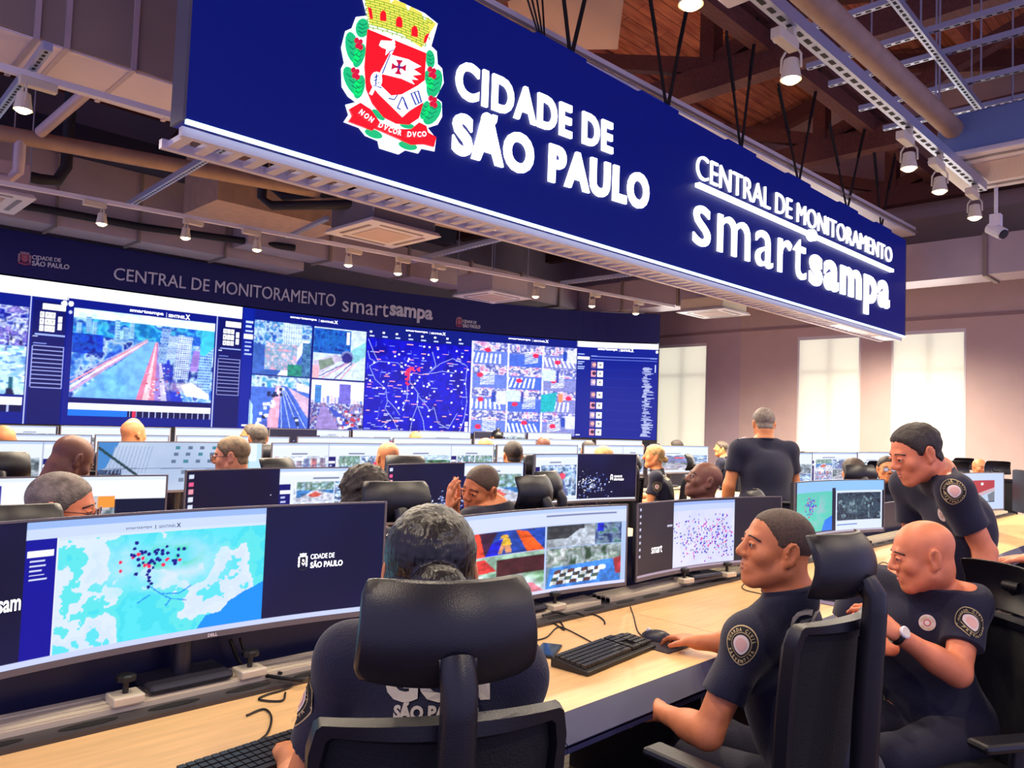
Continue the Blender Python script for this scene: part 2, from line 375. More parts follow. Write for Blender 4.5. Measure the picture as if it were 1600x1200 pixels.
pipe('service_pipe', 'grey elbow pipe dropping beside the black foam pipe', [(1.62, 8.1, 4.0), (1.64, 8.2, 3.7), (1.58, 8.25, 3.62), (1.2, 8.3, 3.6)], .05, DUCT)
for k, dx in enumerate((0, .13)):
    pipe('refrigerant_pipe', 'black foam pipe looping into the tan hanging air conditioner', [(4.0-dx, 7.9, 5.0), (4.0-dx, 7.9, 4.05-dx), (4.05-dx, 7.75, 3.95-dx), (4.3, 7.4, 3.98-dx), (4.55, 7.15, 4.0-dx)], .05, BLACKPIPE, 'twin black pipes at the tan air conditioner')
pipe('service_pipe', 'short grey branch pipe rising off the lagged pipe near the left spotlight', [(1.75, 8.0, 4.05), (1.9, 7.2, 4.25), (2.1, 6.6, 4.5)], .05, DUCT)
b = MB(); b.bar((-1, 10.2, 4.75), (8.5, 10.2, 4.75), .3, .32); one('steel_joist', 'dark navy steel joist over the left duct and header', 'beam', b, NAVYBEAM)
b = MB(); b.bar((-1, 9.3, 5.25), (12, 9.3, 5.25), .2, .4); one('steel_joist', 'upper dark joist behind the lagged pipe', 'beam', b, NAVYBEAM)
# perforated struts
def strut(label, a, b_, w=.045, group='zinc ceiling struts', slots=True, m=STEEL):
    s = MB(); s.cur = 0; a, b_ = Vector(a), Vector(b_); s.bar(a, b_, w, w)
    if slots:
        s.cur = 1; L = (b_-a).length; t = (b_-a)/L; n = int(min(L/.06, 80)); zz = Vector((0, 0, -w/2-.001))
        for i in range(n):
            q = a+t*(L*(i+.3)/n)+zz; s.bar(q, q+t*(L/n*.55), w*.35, .002)
    return one('ceiling_strut', label, 'strut', s, [m, SLOT], group)
strut('perforated steel strut carrying the right-hand spotlights, beside the tan pipe', (-1, 1.71, 3.6), (7.0, 1.71, 3.6), .07)
strut('lighting track hidden behind the big sign with a row of cream spotlights', (-1, 5.353, 3.52), (9, 4.923, 3.52), .04, slots=False, m=WHITEP)
strut('short lighting track over the lone spotlight by the mauve wall', (9.2, 4.85, 3.52), (11.5, 4.85, 3.52), .04, slots=False, m=WHITEP)
strut('added strut for the fill spotlights behind the photographer', (-1, -.9, 3.6), (6.5, -.9, 3.6), .07)
strut('thin lighting track over the left rows of monitors', (-.5, 8.26, 3.52), (10.5, 6.925, 3.52), .04, slots=False, m=WHITEP)
strut('cross strut from the lighting track to the big sign, leftmost in view', (1.08, 4.9, 3.58), (1.15, 7.9, 3.58), .05)
strut('cross strut from the lighting track to the big sign, second from the left', (2.45, 5.2, 3.58), (2.57, 8.1, 3.58), .05)
strut('cross strut from the lighting track to the big sign, right of the tan air conditioner', (5.67, 4.7, 3.58), (5.93, 7.86, 3.58), .05)
strut('cross strut from the lighting track to the big sign, farthest from the camera', (8.24, 4.7, 3.58), (8.17, 7.3, 3.58), .05)
strut('short strut above the tan air conditioner', (4.1, 6.9, 3.58), (4.25, 8.0, 3.58), .04)
for x, lab in ((5.0, 'first'), (5.54, 'second'), (5.93, 'third'), (6.54, 'fourth'), (7.1, 'fifth')):
    strut(lab+' zinc cross strut of the grid at upper right, counted from the top edge', (x, .3, 4.3), (x-.05, 2.5, 4.3), .04)
strut('slotted strut lying under the zinc grid at upper right', (4.7, 1.66, 4.24), (7.0, 1.72, 4.24), .05)
for (x, y, z0) in ((5.45, 1.7, 4.3), (5.95, 1.75, 3.95), (6.5, 1.6, 4.3), (7.0, 1.5, 3.75), (6.2, 2.3, 4.3), (6.55, 1.9, 3.75)):
    h = MB(); h.tube([(x, y, z0), (x, y, 6.2)], .007, 5); one('hanger_rod', 'thin threaded hanger rod in the zinc grid at upper right', 'hanger rod', h, STEEL, 'hanger rods over the zinc grid')
pl = MB(); pl.bar((2.2, 4.25, 4.62), (12.2, 3.95, 4.62), .2, .12); pl.cur = 1; pl.bar((2.2, 4.13, 4.60), (12.2, 3.83, 4.60), .02, .03)
one('cable_tray', 'pale flat cable tray running just above the top of the big sign', 'cable tray', pl, [WHITEP, DUCTD])
p = MB(); p.bar((4.6, 4.2, 5.6), (6.0, 5.4, 5.6), 1.1, .05); one('ceiling_panel', 'pale square board under the roof above the lit city letters', 'panel', p, mat('pale_board', (190, 160, 150), .7))
# hanging loose cables at the sign's top
for k in range(4):
    b = MB(); b.tube([(3.7+.1*k, 4.1, 5.5), (3.9+.08*k, 4.0, 4.9), (4.05+.02*k, 3.92, 4.45)], .008, 5); one('loose_cable', 'thin dark cable dropping onto the top of the big sign', 'cable', b, CABLE, 'cables dropping onto the sign')
# ------------------------------------------------------------------ pictures shown on displays (colours stored on the display's own mesh)
class Cv:
    def __init__(s, w, h, bg=(0, 0, 0)): s.w, s.h = w, h; s.a = np.empty((h, w, 3)); s.a[:] = np.array(bg)/255.; s.r = np.random.RandomState(w*31+h)
    def seed(s, k): s.r = np.random.RandomState(k); return s
    def rect(s, x0, y0, x1, y1, c):
        i0, i1 = int(round(x0*s.w)), max(int(round(x0*s.w))+1, int(round(x1*s.w))); j0, j1 = int(round(y0*s.h)), max(int(round(y0*s.h))+1, int(round(y1*s.h)))
        s.a[max(j0, 0):max(j1, 0), max(i0, 0):max(i1, 0)] = np.array(c)/255.; return s
    def poly(s, P, c):
        P = np.array(P, float)*(s.w, s.h); x0, y0 = np.floor(P.min(0)).astype(int); x1, y1 = np.ceil(P.max(0)).astype(int)
        x0, y0, x1, y1 = max(x0, 0), max(y0, 0), min(x1, s.w), min(y1, s.h)
        if x1 <= x0 or y1 <= y0: return s
        X, Y = np.meshgrid(np.arange(x0, x1)+.5, np.arange(y0, y1)+.5); ins = np.zeros(X.shape, bool)
        for i in range(len(P)):
            (ax, ay), (bx, by) = P[i-1], P[i]
            if ay == by: continue
            ins ^= ((ay > Y) != (by > Y)) & (X < (bx-ax)*(Y-ay)/(by-ay)+ax)
        s.a[y0:y1, x0:x1][ins] = np.array(c)/255.; return s
    def line(s, p, q, c, wd=.004):
        p, q = np.array(p, float), np.array(q, float); asp = s.w/s.h; d = (q-p)*(asp, 1); L = math.hypot(*d)
        if L < 1e-9: return s
        n = np.array([-d[1], d[0]])/L*max(wd, 1.0/s.h)/2; n = n/(asp, 1); return s.poly([p+n, q+n, q-n, p-n], c)
    def path(s, P, c, wd=.004):
        for a, b in zip(P[:-1], P[1:]): s.line(a, b, c, wd)
        return s
    def disc(s, x, y, r, c, ry=None):
        asp = s.h/s.w; return s.poly([(x+r*asp*math.cos(t), y+(ry or r)*math.sin(t)) for t in np.linspace(0, 2*PI, 15)[:-1]], c)
    def vnoise(s, w, h, n):
        m = max(2, int(n)); k = max(2, int(n*h/max(w, 1))); g = s.r.rand(k+2, m+2)
        x = np.linspace(0, m, w); y = np.linspace(0, k, h); xi, yi = x.astype(int), y.astype(int); fx, fy = (x-xi)[None, :], (y-yi)[:, None]
        fx, fy = fx*fx*(3-2*fx), fy*fy*(3-2*fy)
        return (g[yi][:, xi]*(1-fx)+g[yi][:, xi+1]*fx)*(1-fy)+(g[yi+1][:, xi]*(1-fx)+g[yi+1][:, xi+1]*fx)*fy
    def noise(s, x0, y0, x1, y1, cols, n=10, oct=3, hard=False, alpha=1.):
        i0, i1, j0, j1 = int(x0*s.w), int(math.ceil(x1*s.w)), int(y0*s.h), int(math.ceil(y1*s.h)); i0, j0 = max(i0, 0), max(j0, 0); w, h = min(i1, s.w)-i0, min(j1, s.h)-j0
        if w < 1 or h < 1: return s
        v = sum(s.vnoise(w, h, n*2**o)*.55**o for o in range(oct))/sum(.55**o for o in range(oct)); v = np.clip((v-.5)*2.0+.5, 0, .999)
        C = np.array(cols, float)/255.; t = v*(len(C)-1)
        if hard: q = C[np.round(t).astype(int)]
        else: k = t.astype(int); fr = (t-k)[..., None]; q = C[k]*(1-fr)+C[np.minimum(k+1, len(C)-1)]*fr
        
        if alpha < 1: wy, wx = np.clip(np.minimum(np.arange(h), h-1-np.arange(h))/(h*.3), 0, 1), np.clip(np.minimum(np.arange(w), w-1-np.arange(w))/(w*.3), 0, 1); alpha = np.clip(alpha*1.15*(wy[:, None]*wx[None, :]), 0, 1)[..., None]
        s.a[j0:j0+h, i0:i0+w] = s.a[j0:j0+h, i0:i0+w]*(1-alpha)+q*alpha; return s
    def grain(s, n=22, amt=.30):
        v = sum(s.vnoise(s.w, s.h, n*2**o)*.6**o for o in range(3))/1.96; s.a *= (1-amt/2+amt*np.clip((v-.5)*2.4+.5, 0, 1))[..., None]; a = s.a; s.a = np.clip((a+np.roll(a, 1, 0)+np.roll(a, 1, 1)+np.roll(np.roll(a, 1, 0), 1, 1))/4*.6+a*.4, 0, 1); return s
    def blit(s, o, x0, y0, x1, y1):
        i0, i1, j0, j1 = int(round(x0*s.w)), int(round(x1*s.w)), int(round(y0*s.h)), int(round(y1*s.h))
        yy = np.clip(((np.arange(j0, j1)+.5-j0)/(j1-j0)*o.h).astype(int), 0, o.h-1); xx = np.clip(((np.arange(i0, i1)+.5-i0)/(i1-i0)*o.w).astype(int), 0, o.w-1)
        q = o.a[yy][:, xx]; jj0, ii0 = max(j0, 0), max(i0, 0); jj1, ii1 = min(j1, s.h), min(i1, s.w)
        s.a[jj0:jj1, ii0:ii1] = q[jj0-j0:jj1-j0, ii0-i0:ii1-i0]; return s
    def dashes(s, x0, y0, x1, y1, rows, c, fill=.5, hgt=.4):
        for k in range(rows):
            y = y0+(y1-y0)*(k+.5)/rows; x = x0
            s.rect(x0, y-(y1-y0)/rows*hgt/2, x0+(x1-x0)*(.3+.7*s.r.rand())*fill*2 if fill < .5 else x0+(x1-x0)*(.5+.5*s.r.rand()), y+(y1-y0)/rows*hgt/2, c)
        return s
W_, NV = (250, 252, 255), (2, 22, 120)
def tower(c, x0, y0, x1, y1, base, win, nx=5, ny=12, lean=0.):
    c.poly([(x0, y0), (x1, y0), (x1+lean, y1), (x0+lean, y1)], base)
    for j in range(ny):
        for i in range(nx):
            u, v = (i+.2)/nx, (j+.2)/ny; xx = x0+(x1-x0)*u+lean*v; yy = y0+(y1-y0)*v
            c.rect(xx, yy, xx+(x1-x0)/nx*.55, yy+(y1-y0)/ny*.5, win)
def cars(c, n, box, cols, sz=.02):
    for k in range(n):
        x, y = box[0]+(box[2]-box[0])*c.r.rand(), box[1]+(box[3]-box[1])*c.r.rand(); q = cols[c.r.randint(len(cols))]; w = sz*(.5+y)
        c.rect(x, y, x+w, y+w*.8, q)
CARS = [(245, 250, 255), (30, 40, 90), (225, 230, 250), (200, 60, 90), (120, 130, 200)]
def pic_river(w=260, h=200):
    c = Cv(w, h, (215, 245, 255)).seed(3)
    c.noise(0, 0, 1, .13, [(250, 255, 255), (200, 240, 255)], 3); c.noise(0, .1, 1, .34, [(10, 110, 190), (70, 190, 225), (15, 70, 190), (170, 225, 240)], 12)
    c.noise(0, .3, 1, 1, [(20, 60, 190), (60, 130, 220), (180, 210, 240), (10, 40, 150)], 16)
    for x in (.02, .08, .12, .27, .33, .37): tower(c, x, .06+.1*c.r.rand(), x+.035, .26+.1*c.r.rand(), (150, 200, 235), (60, 120, 200), 3, 8)
    c.noise(.0, .28, .2, .5, [(5, 40, 190), (10, 80, 200), (3, 20, 140)], 7)
    c.poly([(.5, .30), (.56, .30), (.60, .55), (.44, 1), (.02, 1), (.22, .7), (.42, .42)], (110, 175, 240)); c.noise(.12, .62, .42, 1, [(70, 140, 235), (120, 200, 245), (90, 160, 240)], 4, alpha=.6)
    for k, q in enumerate([(190, 150, 200), (240, 225, 240), (230, 150, 180), (160, 170, 220)]): c.line((0, .94-.05*k), (.5, .3-.008*k), q, .028-.004*k)
    for k, q in enumerate([(226, 120, 160), (244, 205, 220), (224, 130, 165), (150, 120, 210), (200, 195, 235), (60, 70, 190)]): c.poly([(.56+.004*k, .3), (.565+.004*k, .3), (.49+.045*k, 1), (.44+.045*k, 1)], q)
    c.poly([(.6, .36), (.63, .36), (.78, 1), (.70, 1)], (30, 50, 190)); cars(c, 60, (.5, .55, .78, .98), CARS, .012)
    for (x, y0, x1, y1, a, b) in ((.60, .12, .67, .55, (150, 190, 230), (40, 70, 190)), (.66, .2, .72, .5, (190, 215, 240), (60, 90, 200)), (.72, .2, .83, .74, (200, 220, 245), (30, 50, 170)), (.84, .36, .90, .62, (170, 140, 220), (90, 60, 190)), (.9, .1, 1, .86, (150, 200, 240), (40, 70, 190))):
        tower(c, x, y0, x1, y1, a, b, 7, 22, -.02)
    c.poly([(.9, .1), (1, .1), (1, .3), (.93, .42), (.89, .4)], (60, 190, 225)); c.noise(.55, .74, .95, .9, [(150, 120, 180), (230, 225, 240), (60, 70, 160)], 12, alpha=.7); c.poly([(.76, .8), (.84, .76), (.98, .9), (.98, .96), (.8, .93)], (240, 240, 250)); return c.grain(22, .16)
def pic_crowd(w=120, h=130):
    c = Cv(w, h, (150, 200, 235)).seed(9); c.noise(0, 0, 1, .5, [(20, 20, 150), (90, 120, 220), (230, 240, 250), (60, 60, 170), (170, 150, 230)], 18)
    c.noise(0, .45, 1, 1, [(120, 190, 230), (200, 235, 245), (90, 150, 220)], 6)
    for k in range(150): x, y = c.r.rand(), .45+.55*c.r.rand(); c.rect(x, y, x+.05, y+.02, [(90, 140, 215), (225, 245, 250)][k % 2])
    for k in range(70): x, y = c.r.rand(), .12+.4*c.r.rand(); c.rect(x, y, x+.012, y+.05, [(15, 15, 80), (240, 245, 255), (90, 60, 170)][k % 3])
    c.rect(.86, .8, .9, .95, (20, 90, 120)); c.poly([(.85, .93), (.9, .93), (.92, 1), (.88, 1), (.84, 1)], (15, 20, 70)); return c.grain(22, .16)
def pic_avenue(w=100, h=100):
    c = Cv(w, h, (60, 100, 190)).seed(5); c.noise(0, 0, 1, .45, [(30, 80, 180), (200, 225, 245), (40, 120, 200), (235, 215, 235)], 9); tower(c, .5, 0, .82, .4, (215, 230, 245), (90, 140, 200), 8, 12)
    c.poly([(0, .5), (.1, .4), (.5, 1), (.25, 1)], (50, 90, 180)); c.poly([(.85, .3), (.98, .3), (.6, 1), (.42, 1)], (235, 245, 255)); c.noise(.2, .4, .75, .9, [(220, 160, 190), (110, 160, 200), (235, 200, 215)], 9)
    c.noise(.6, .78, .85, 1, [(40, 150, 120), (30, 110, 120)], 6); c.noise(.85, .35, 1, 1, [(30, 70, 140), (90, 150, 190)], 7); return c.grain(22, .16)
def pic_highway(w=100, h=100):
    c = Cv(w, h, (70, 110, 215)).seed(6); c.noise(0, 0, 1, .22, [(40, 80, 150), (220, 235, 250), (60, 150, 200)], 10); c.poly([(.74, .08), (1, .16), (1, .3), (.78, .26)], (225, 225, 240))
    c.poly([(.42, .18), (.5, .18), (.48, 1), (.26, 1)], (235, 170, 200)); c.poly([(.5, .18), (.6, .18), (1, .95), (1, 1), (.48, 1)], (60, 95, 205)); c.poly([(.62, .2), (1, .4), (1, .8)], (215, 180, 215))
    for k in range(4): c.line((.5+.02*k, .22), (.55+.14*k, 1), (230, 240, 255), .008)
    for k in range(26): y = .2+.75*c.r.rand(); x = .05+(.36-.3*y)*c.r.rand()+.28*(1-y); c.rect(x, y, x+.06, y+.06, CARS[k % 3])
    c.rect(.22, .85, .3, 1, (70, 90, 190)); c.poly([(.74, .78), (.82, .78), (.86, .93), (.8, .97)], (30, 50, 110)); c.rect(.77, .82, .84, .86, (225, 235, 250)); return c.grain(22, .16)
def pic_station(w=100, h=100):
    c = Cv(w, h, (200, 220, 240)).seed(7); c.noise(0, .02, .7, .5, [(15, 60, 170), (30, 110, 200), (10, 40, 140)], 10); c.rect(.62, .05, .68, .3, (235, 240, 250))
    c.poly([(.6, .5), (1, .2), (1, .5), (.72, .72)], (130, 200, 215)); c.disc(.64, .55, .13, (120, 130, 190)); c.disc(.64, .57, .10, (40, 40, 130)); c.poly([(0, .68), (.45, .5), (.55, .6), (.1, .95)], (190, 180, 215))
    for k in range(6): c.line((.05+.12*k, 1), (.6+.05*k, .68-.01*k), [(120, 90, 160), (225, 140, 180), (235, 235, 250)][k % 3], .02)
    c.poly([(0, .75), (.12, .75), (.12, 1), (0, 1)], (235, 170, 190)); c.poly([(.1, .66), (.35, .58), (.4, .7), (.14, .84)], (120, 140, 130)); return c.grain(22, .16)
def pic_skyline(w=100, h=100):
    c = Cv(w, h, (250, 252, 255)).seed(8)
    for k in range(14): x = k/14; y = .28+.15*c.r.rand(); c.rect(x, y, x+.05, .5, [(190, 180, 230), (110, 130, 210), (225, 200, 220)][k % 3])
    tower(c, .06, .1, .18, .46, (70, 140, 210), (40, 90, 190), 5, 9); tower(c, .52, .06, .74, .46, (120, 110, 215), (80, 80, 190), 8, 10)
    c.noise(0, .46, 1, 1, [(60, 70, 170), (225, 225, 245), (40, 50, 140), (190, 140, 170), (90, 110, 200)], 14); c.poly([(.18, .55), (.3, .55), (.55, 1), (.1, 1)], (150, 130, 200)); c.poly([(.32, .55), (.4, .55), (.95, 1), (.65, 1)], (60, 80, 195))
    cars(c, 40, (.5, .6, .95, .95), CARS, .05); return c.grain(22, .16)
def pic_crossing(k, w=64, h=56):
    c = Cv(w, h, (95, 120, 215)).seed(20+k); r = c.r
    c.noise(0, 0, 1, .4, [(210, 210, 240), (60, 70, 170), (240, 240, 250), (190, 120, 180)], 7)
    c.poly([(0, .4+.2*r.rand()), (1, .3+.2*r.rand()), (1, 1), (0, 1)], [(100, 125, 220), (70, 105, 215), (130, 135, 205)][k % 3])
    n = 7; x0 = .1+.4*r.rand(); sl = .3*(r.rand()-.5); hz = k % 2
    for i in range(n):
        if hz: c.poly([(x0, .35+.08*i), (x0+.38, .35+.08*i+sl), (x0+.38, .39+.08*i+sl), (x0, .39+.08*i)], (240, 244, 255))
        else: c.poly([(.05+.12*i, .5+sl*.2), (.1+.12*i, .5), (.08+.13*i+sl, .92), (.02+.13*i+sl, .92)], (240, 244, 255))
    c.disc(.15+.7*r.rand(), .25+.5*r.rand(), .10, (235, 40, 90)); c.rect(.0, 0, .04, 1, (225, 225, 245))
    if k == 8: c.poly([(.0, .2), (.45, .05), (.4, .9), (0, 1)], (25, 175, 190)); c.rect(.5, .1, .62, .5, (245, 140, 100))
    if k in (5, 7): c.rect(0, .05, .4, .55, (205, 225, 245)); c.rect(.42, .1, .5, .6, (60, 70, 170))
    if k in (2, 6, 11): c.rect(.72, .1, 1, .7, (216, 220, 240)); c.rect(.6, .2, .7, .6, (40, 70, 180))
    return c.grain(22, .16)
def sidebar(c, x0, y0, x1, y1, keypad=True):
    w, h = x1-x0, y1-y0; c.rect(x0, y0, x1, y1, (3, 12, 96))
    if keypad:
        c.rect(x0+.28*w, y0+.02*h, x0+.95*w, y0+.07*h, W_)
        for i in range(3):
            for j in range(3): c.rect(x0+(.2+.16*i)*w, y0+(.09+.055*j)*h, x0+(.34+.16*i)*w, y0+(.135+.055*j)*h, W_); c.rect(x0+(.255+.16*i)*w, y0+(.107+.055*j)*h, x0+(.285+.16*i)*w, y0+(.12+.055*j)*h, (40, 40, 70))
        for j in range(2): c.rect(x0+.74*w, y0+(.115+.06*j)*h, x0+.88*w, y0+(.165+.06*j)*h, W_)
        c.rect(x0+.1*w, y0+.27*h, x0+.98*w, y0+.28*h, (150, 170, 240)); c.rect(x0+.05*w, y0+.29*h, x0+.18*w, y0+.298*h, (190, 200, 245))
        a, b, d, e = x0+.06*w, y0+.37*h, x0+.98*w, y0+.70*h
        c.rect(a, b, d, e, (2, 8, 84))
        for k in range(11): c.line((a, b+(e-b)*k/10), (d, b+(e-b)*k/10), (150, 160, 235), .004)
        for xx in (a, d): c.line((xx, b), (xx, e), (150, 160, 235), .004)
        c.rect(a, y0+.34*h, a+.4*w, y0+.348*h, (130, 150, 235))
def led_A(w=150, h=170):
    c = Cv(w, h, (3, 22, 130)); c.rect(0, 0, 1, .115, W_); c.blit(pic_crowd(110, 130), 0, .20, .74, .80); c.rect(0, .82, .73, .87, W_); c.rect(0, .87, .73, .92, (4, 8, 70))
    for k in range(9): c.rect(.08*k, .87, .08*k+.01, .92, (170, 180, 240))
    c.rect(.745, .12, .755, 1, (190, 200, 245)); sidebar(c, .765, .14, .99, 1); c.disc(.97, .145, .02, W_); return c
def led_B(w=360, h=220):
    c = Cv(w, h, (3, 20, 128)); c.rect(0, 0, .92, .10, W_); c.blit(pic_river(260, 180), .035, .165, .765, .80)
    c.rect(.035, .81, .765, .835, (4, 8, 90)); c.rect(.035, .84, .765, .885, W_); c.rect(.035, .885, .32, .93, (20, 110, 230)); c.rect(.32, .885, .765, .93, (4, 8, 70)); c.rect(.345, .885, .36, .93, (220, 40, 80))
    for k in range(14): c.rect(.33+.033*k, .885, .334+.033*k, .93, (170, 180, 240))
    c.rect(.772, .1, .777, .99, (190, 200, 245)); sidebar(c, .785, .115, .925, .99); c.rect(.93, 0, 1, 1, (2, 28, 150)); c.rect(.935, .22, .995, .26, W_); c.seed(4).dashes(.945, .10, .99, .21, 3, (190, 210, 250)); c.dashes(.945, .27, .99, .4, 4, (170, 190, 245)); c.rect(.95, .965, .985, .978, W_)
    c.disc(.02, .14, .02, W_); c.disc(.02, .20, .013, (190, 200, 245)); return c
def led_C(w=200, h=200):
    c = Cv(w, h, (3, 20, 120)); c.blit(pic_avenue(), .01, .09, .495, .54); c.blit(pic_station(), .515, .09, .985, .54); c.blit(pic_highway(), .01, .55, .495, .985); c.blit(pic_skyline(), .515, .555, .985, .985); c.poly([(0, .75), (.03, .8), (.035, .95), (0, .99)], (190, 235, 255)); return c
def led_D(w=230, h=230):
    c = Cv(w, h, (6, 8, 190)).seed(12); c.rect(0, 0, 1, .14, (3, 22, 120)); c.noise(0, .14, 1, 1, [(4, 4, 170), (10, 14, 205), (2, 2, 150)], 9)
    for k in range(8): c.rect(.03+.12*k, .075, .05+.12*k, .092, W_); c.rect(.03+.12*k, .115, .075+.12*k, .125, (190, 200, 250))
    r = c.r; P = []
    lines = [[(.02, .15), (.08, .28), (.12, .35), (.3, .35), (.36, .4)], [(.12, .35), (.04, .4), (.1, .52), (.2, .6), (.22, .72), (.2, .78), (.28, .88), (.34, 1)], [(.62, .22), (.66, .35), (.6, .42), (.7, .33), (.82, .27), (.95, .33)], [(.42, .4), (.42, .52), (.5, .62), (.5, .74), (.46, .86), (.44, 1)], [(.5, .64), (.62, .78), (.66, .76), (.7, .9), (.8, .95), (.88, .8)], [(.96, .33), (.95, .5), (.97, .68), (.95, .85), (.9, 1)], [(.54, .44), (.66, .42), (.72, .4), (.84, .41)], [(.5, .74), (.56, .88), (.58, 1)], [(.22, .7), (.3, .78), (.34, .84)], [(.36, .78), (.4, .68), (.4, .56)], [(.02, .26), (.04, .33), (.1, .36)], [(.1, .95), (.18, .95), (.26, .88)]]
    for L in lines: c.path(L, (150, 165, 235), .006)
    for k in range(130): x, y = r.rand()*.96, .16+.82*r.rand(); wd = .02+.04*r.rand(); c.rect(x, y, x+wd, y+.008, [(235, 150, 190), (190, 190, 250), (240, 180, 170), (140, 160, 250)][k % 4])
    for k in range(50): x, y = r.rand()*.96, .16+.8*r.rand(); c.line((x, y), (x+.05*(r.rand()-.5), y+.06*r.rand()), (90, 110, 230), .004)
    for k in range(60): c.disc(.03+.94*r.rand(), .17+.8*r.rand(), .0095, W_)
    for k in range(16): c.disc(.38+.03*r.rand(), .4+.16*r.rand(), .012, (250, 40, 90)); c.disc(.4+.14*r.rand(), .385+.03*r.rand(), .010, (250, 60, 110))
    c.rect(.955, .88, .985, .92, W_); c.rect(.955, .93, .985, .985, W_); return c
def led_E(w=230, h=210):
    c = Cv(w, h, (3, 22, 120))
    for j in range(4):
        for i in range(3): c.blit(pic_crossing(j*3+i), .01+.327*i, .08+.226*j, .337+.327*i, .306+.226*j)
    return c
def led_F(w=170, h=200):
    c = Cv(w, h, (4, 26, 136)).seed(2); c.rect(0, 0, 1, .06, W_); c.rect(.01, .16, .165, .19, W_); c.dashes(.02, .2, .13, .3, 4, (170, 190, 250)); c.rect(.02, .13, .1, .14, (170, 190, 250))
    c.rect(.175, .13, .18, .98, (4, 20, 110)); c.line((.18, .15), (.98, .155), (140, 160, 240), .006); c.line((.18, .18), (.98, .185), (110, 130, 220), .005)
    ys = [.24, .33, .42, .55, .66, .76, .85, .935]
    for k, y in enumerate(ys):
        c.rect(.19, y-.03, .25, y+.035, [(120, 90, 150), (230, 150, 170), (170, 150, 200)][k % 3]); c.disc(.225, y, .02, [(235, 170, 160), (60, 40, 70), (240, 200, 200)][k % 3]); c.rect(.265, y-.032, .335, y+.035, (240, 240, 240)); c.disc(.3, y, .011, (120, 120, 120)); c.rect(.19, y+.047, .8, y+.051, (20, 44, 150))
    for k in range(62): y = .25+.72*k/62; c.rect(.8+.05*(c.r.rand()), y, .86+.1*c.r.rand(), y+.006, (200, 210, 250))
    c.rect(.96, .22, .972, .3, (200, 210, 250)); c.rect(.02, .965, .07, .975, W_); c.disc(.98, .085, .014, W_); return c

def picture_mesh(name, cv, fn, parent, m):
    """a display surface: one vertex per picture point, fn(u array, v array) -> N x 3 (v = 0 at the bottom)"""
    w, h = cv.w, cv.h; u, v = np.meshgrid(np.linspace(0, 1, w), np.linspace(1, 0, h)); V = fn(u.ravel(), v.ravel())
    i = np.arange((h-1)*w).reshape(h-1, w)[:, :-1].ravel(); Fq = np.stack([i+w, i+w+1, i+1, i], 1)
    o = npmesh(name, V, Fq, m, parent, smooth=True); a = o.data.color_attributes.new('picture', 'FLOAT_COLOR', 'POINT')
    q = np.ones((w*h, 4), np.float32); q[:, :3] = lin(np.clip(cv.a, 0, 1).reshape(-1, 3)*255); a.data.foreach_set('color', q.ravel()); return o

# ------------------------------------------------------------------ the curved LED wall and its header
def catmull(P, n=24):
    P = [np.array(p, float) for p in P]; P = [2*P[0]-P[1]]+P+[2*P[-1]-P[-2]]; out = []
    for i in range(1, len(P)-2):
        for t in np.linspace(0, 1, n, endpoint=False):
            a, b, c, d = P[i-1:i+3]; out.append(.5*((2*b)+(-a+c)*t+(2*a-5*b+4*c-d)*t*t+(-a+3*b-3*c+d)*t**3))
    return np.array(out+[P[-2]])
WC = catmull([(-2.5, 11.7), (.5, 11.7), (2.33, 11.69), (5.54, 11.6), (7.82, 11.33), (9.66, 10.78), (11.7, 9.86), (12.86, 8.8)])
WS = np.concatenate([[0], np.cumsum(np.hypot(*np.diff(WC, axis=0).T))])
def wall_xy(s, off=0.):
    s = np.asarray(s, float); x = np.interp(s, WS, WC[:, 0]); y = np.interp(s, WS, WC[:, 1])
    dx = np.interp(s+.02, WS, WC[:, 0])-np.interp(s-.02, WS, WC[:, 0]); dy = np.interp(s+.02, WS, WC[:, 1])-np.interp(s-.02, WS, WC[:, 1]); L = np.hypot(dx, dy)+1e-9
    return x+dy/L*off, y-dx/L*off                   # positive off = towards the operators
def wall_at(px, py):
    r = ray(px, py); best = None
    for i in range(len(WC)-1):
        A = np.array([[r[0], -(WC[i+1]-WC[i])[0]], [r[1], -(WC[i+1]-WC[i])[1]]]); t, k = np.linalg.solve(A, WC[i]-EYE[:2])
        if -1e-6 <= k <= 1+1e-6 and t > 0: return WS[i]+k*(WS[i+1]-WS[i]), (EYE+r*t)[2]
    return WS[-1], (EYE+r*12)[2]
LZ0, LZ1 = 1.31, 3.225
led = thing('led_wall', 'long curved LED display wall showing city cameras and a blue map behind the operators', 'display wall', (6, 11.3, LZ0))
LEDO = Vector((6, 11.3, LZ0))
def wfn(s, z, off): x, y = wall_xy(s, off); return (float(x)-LEDO.x, float(y)-LEDO.y, z-LEDO.z)
S_END = WS[-1]
ss = np.linspace(0.4, S_END, 60)
cab = MB(); cab.slab([[wfn(s, LZ0-.06, -.01) for s in ss], [wfn(s, LZ1+.01, -.01) for s in ss]], [[wfn(s, LZ0-.06, -.2) for s in ss], [wfn(s, LZ1+.01, -.2) for s in ss]])
cab.build('cabinet', BLACKPL, led)
kick = MB(); kick.slab([[wfn(s, 0, -.03) for s in ss], [wfn(s, LZ0-.061, -.03) for s in ss]], [[wfn(s, 0, -.18) for s in ss], [wfn(s, LZ0-.061, -.18) for s in ss]])
kick.build('plinth', NAVYBEAM, led)
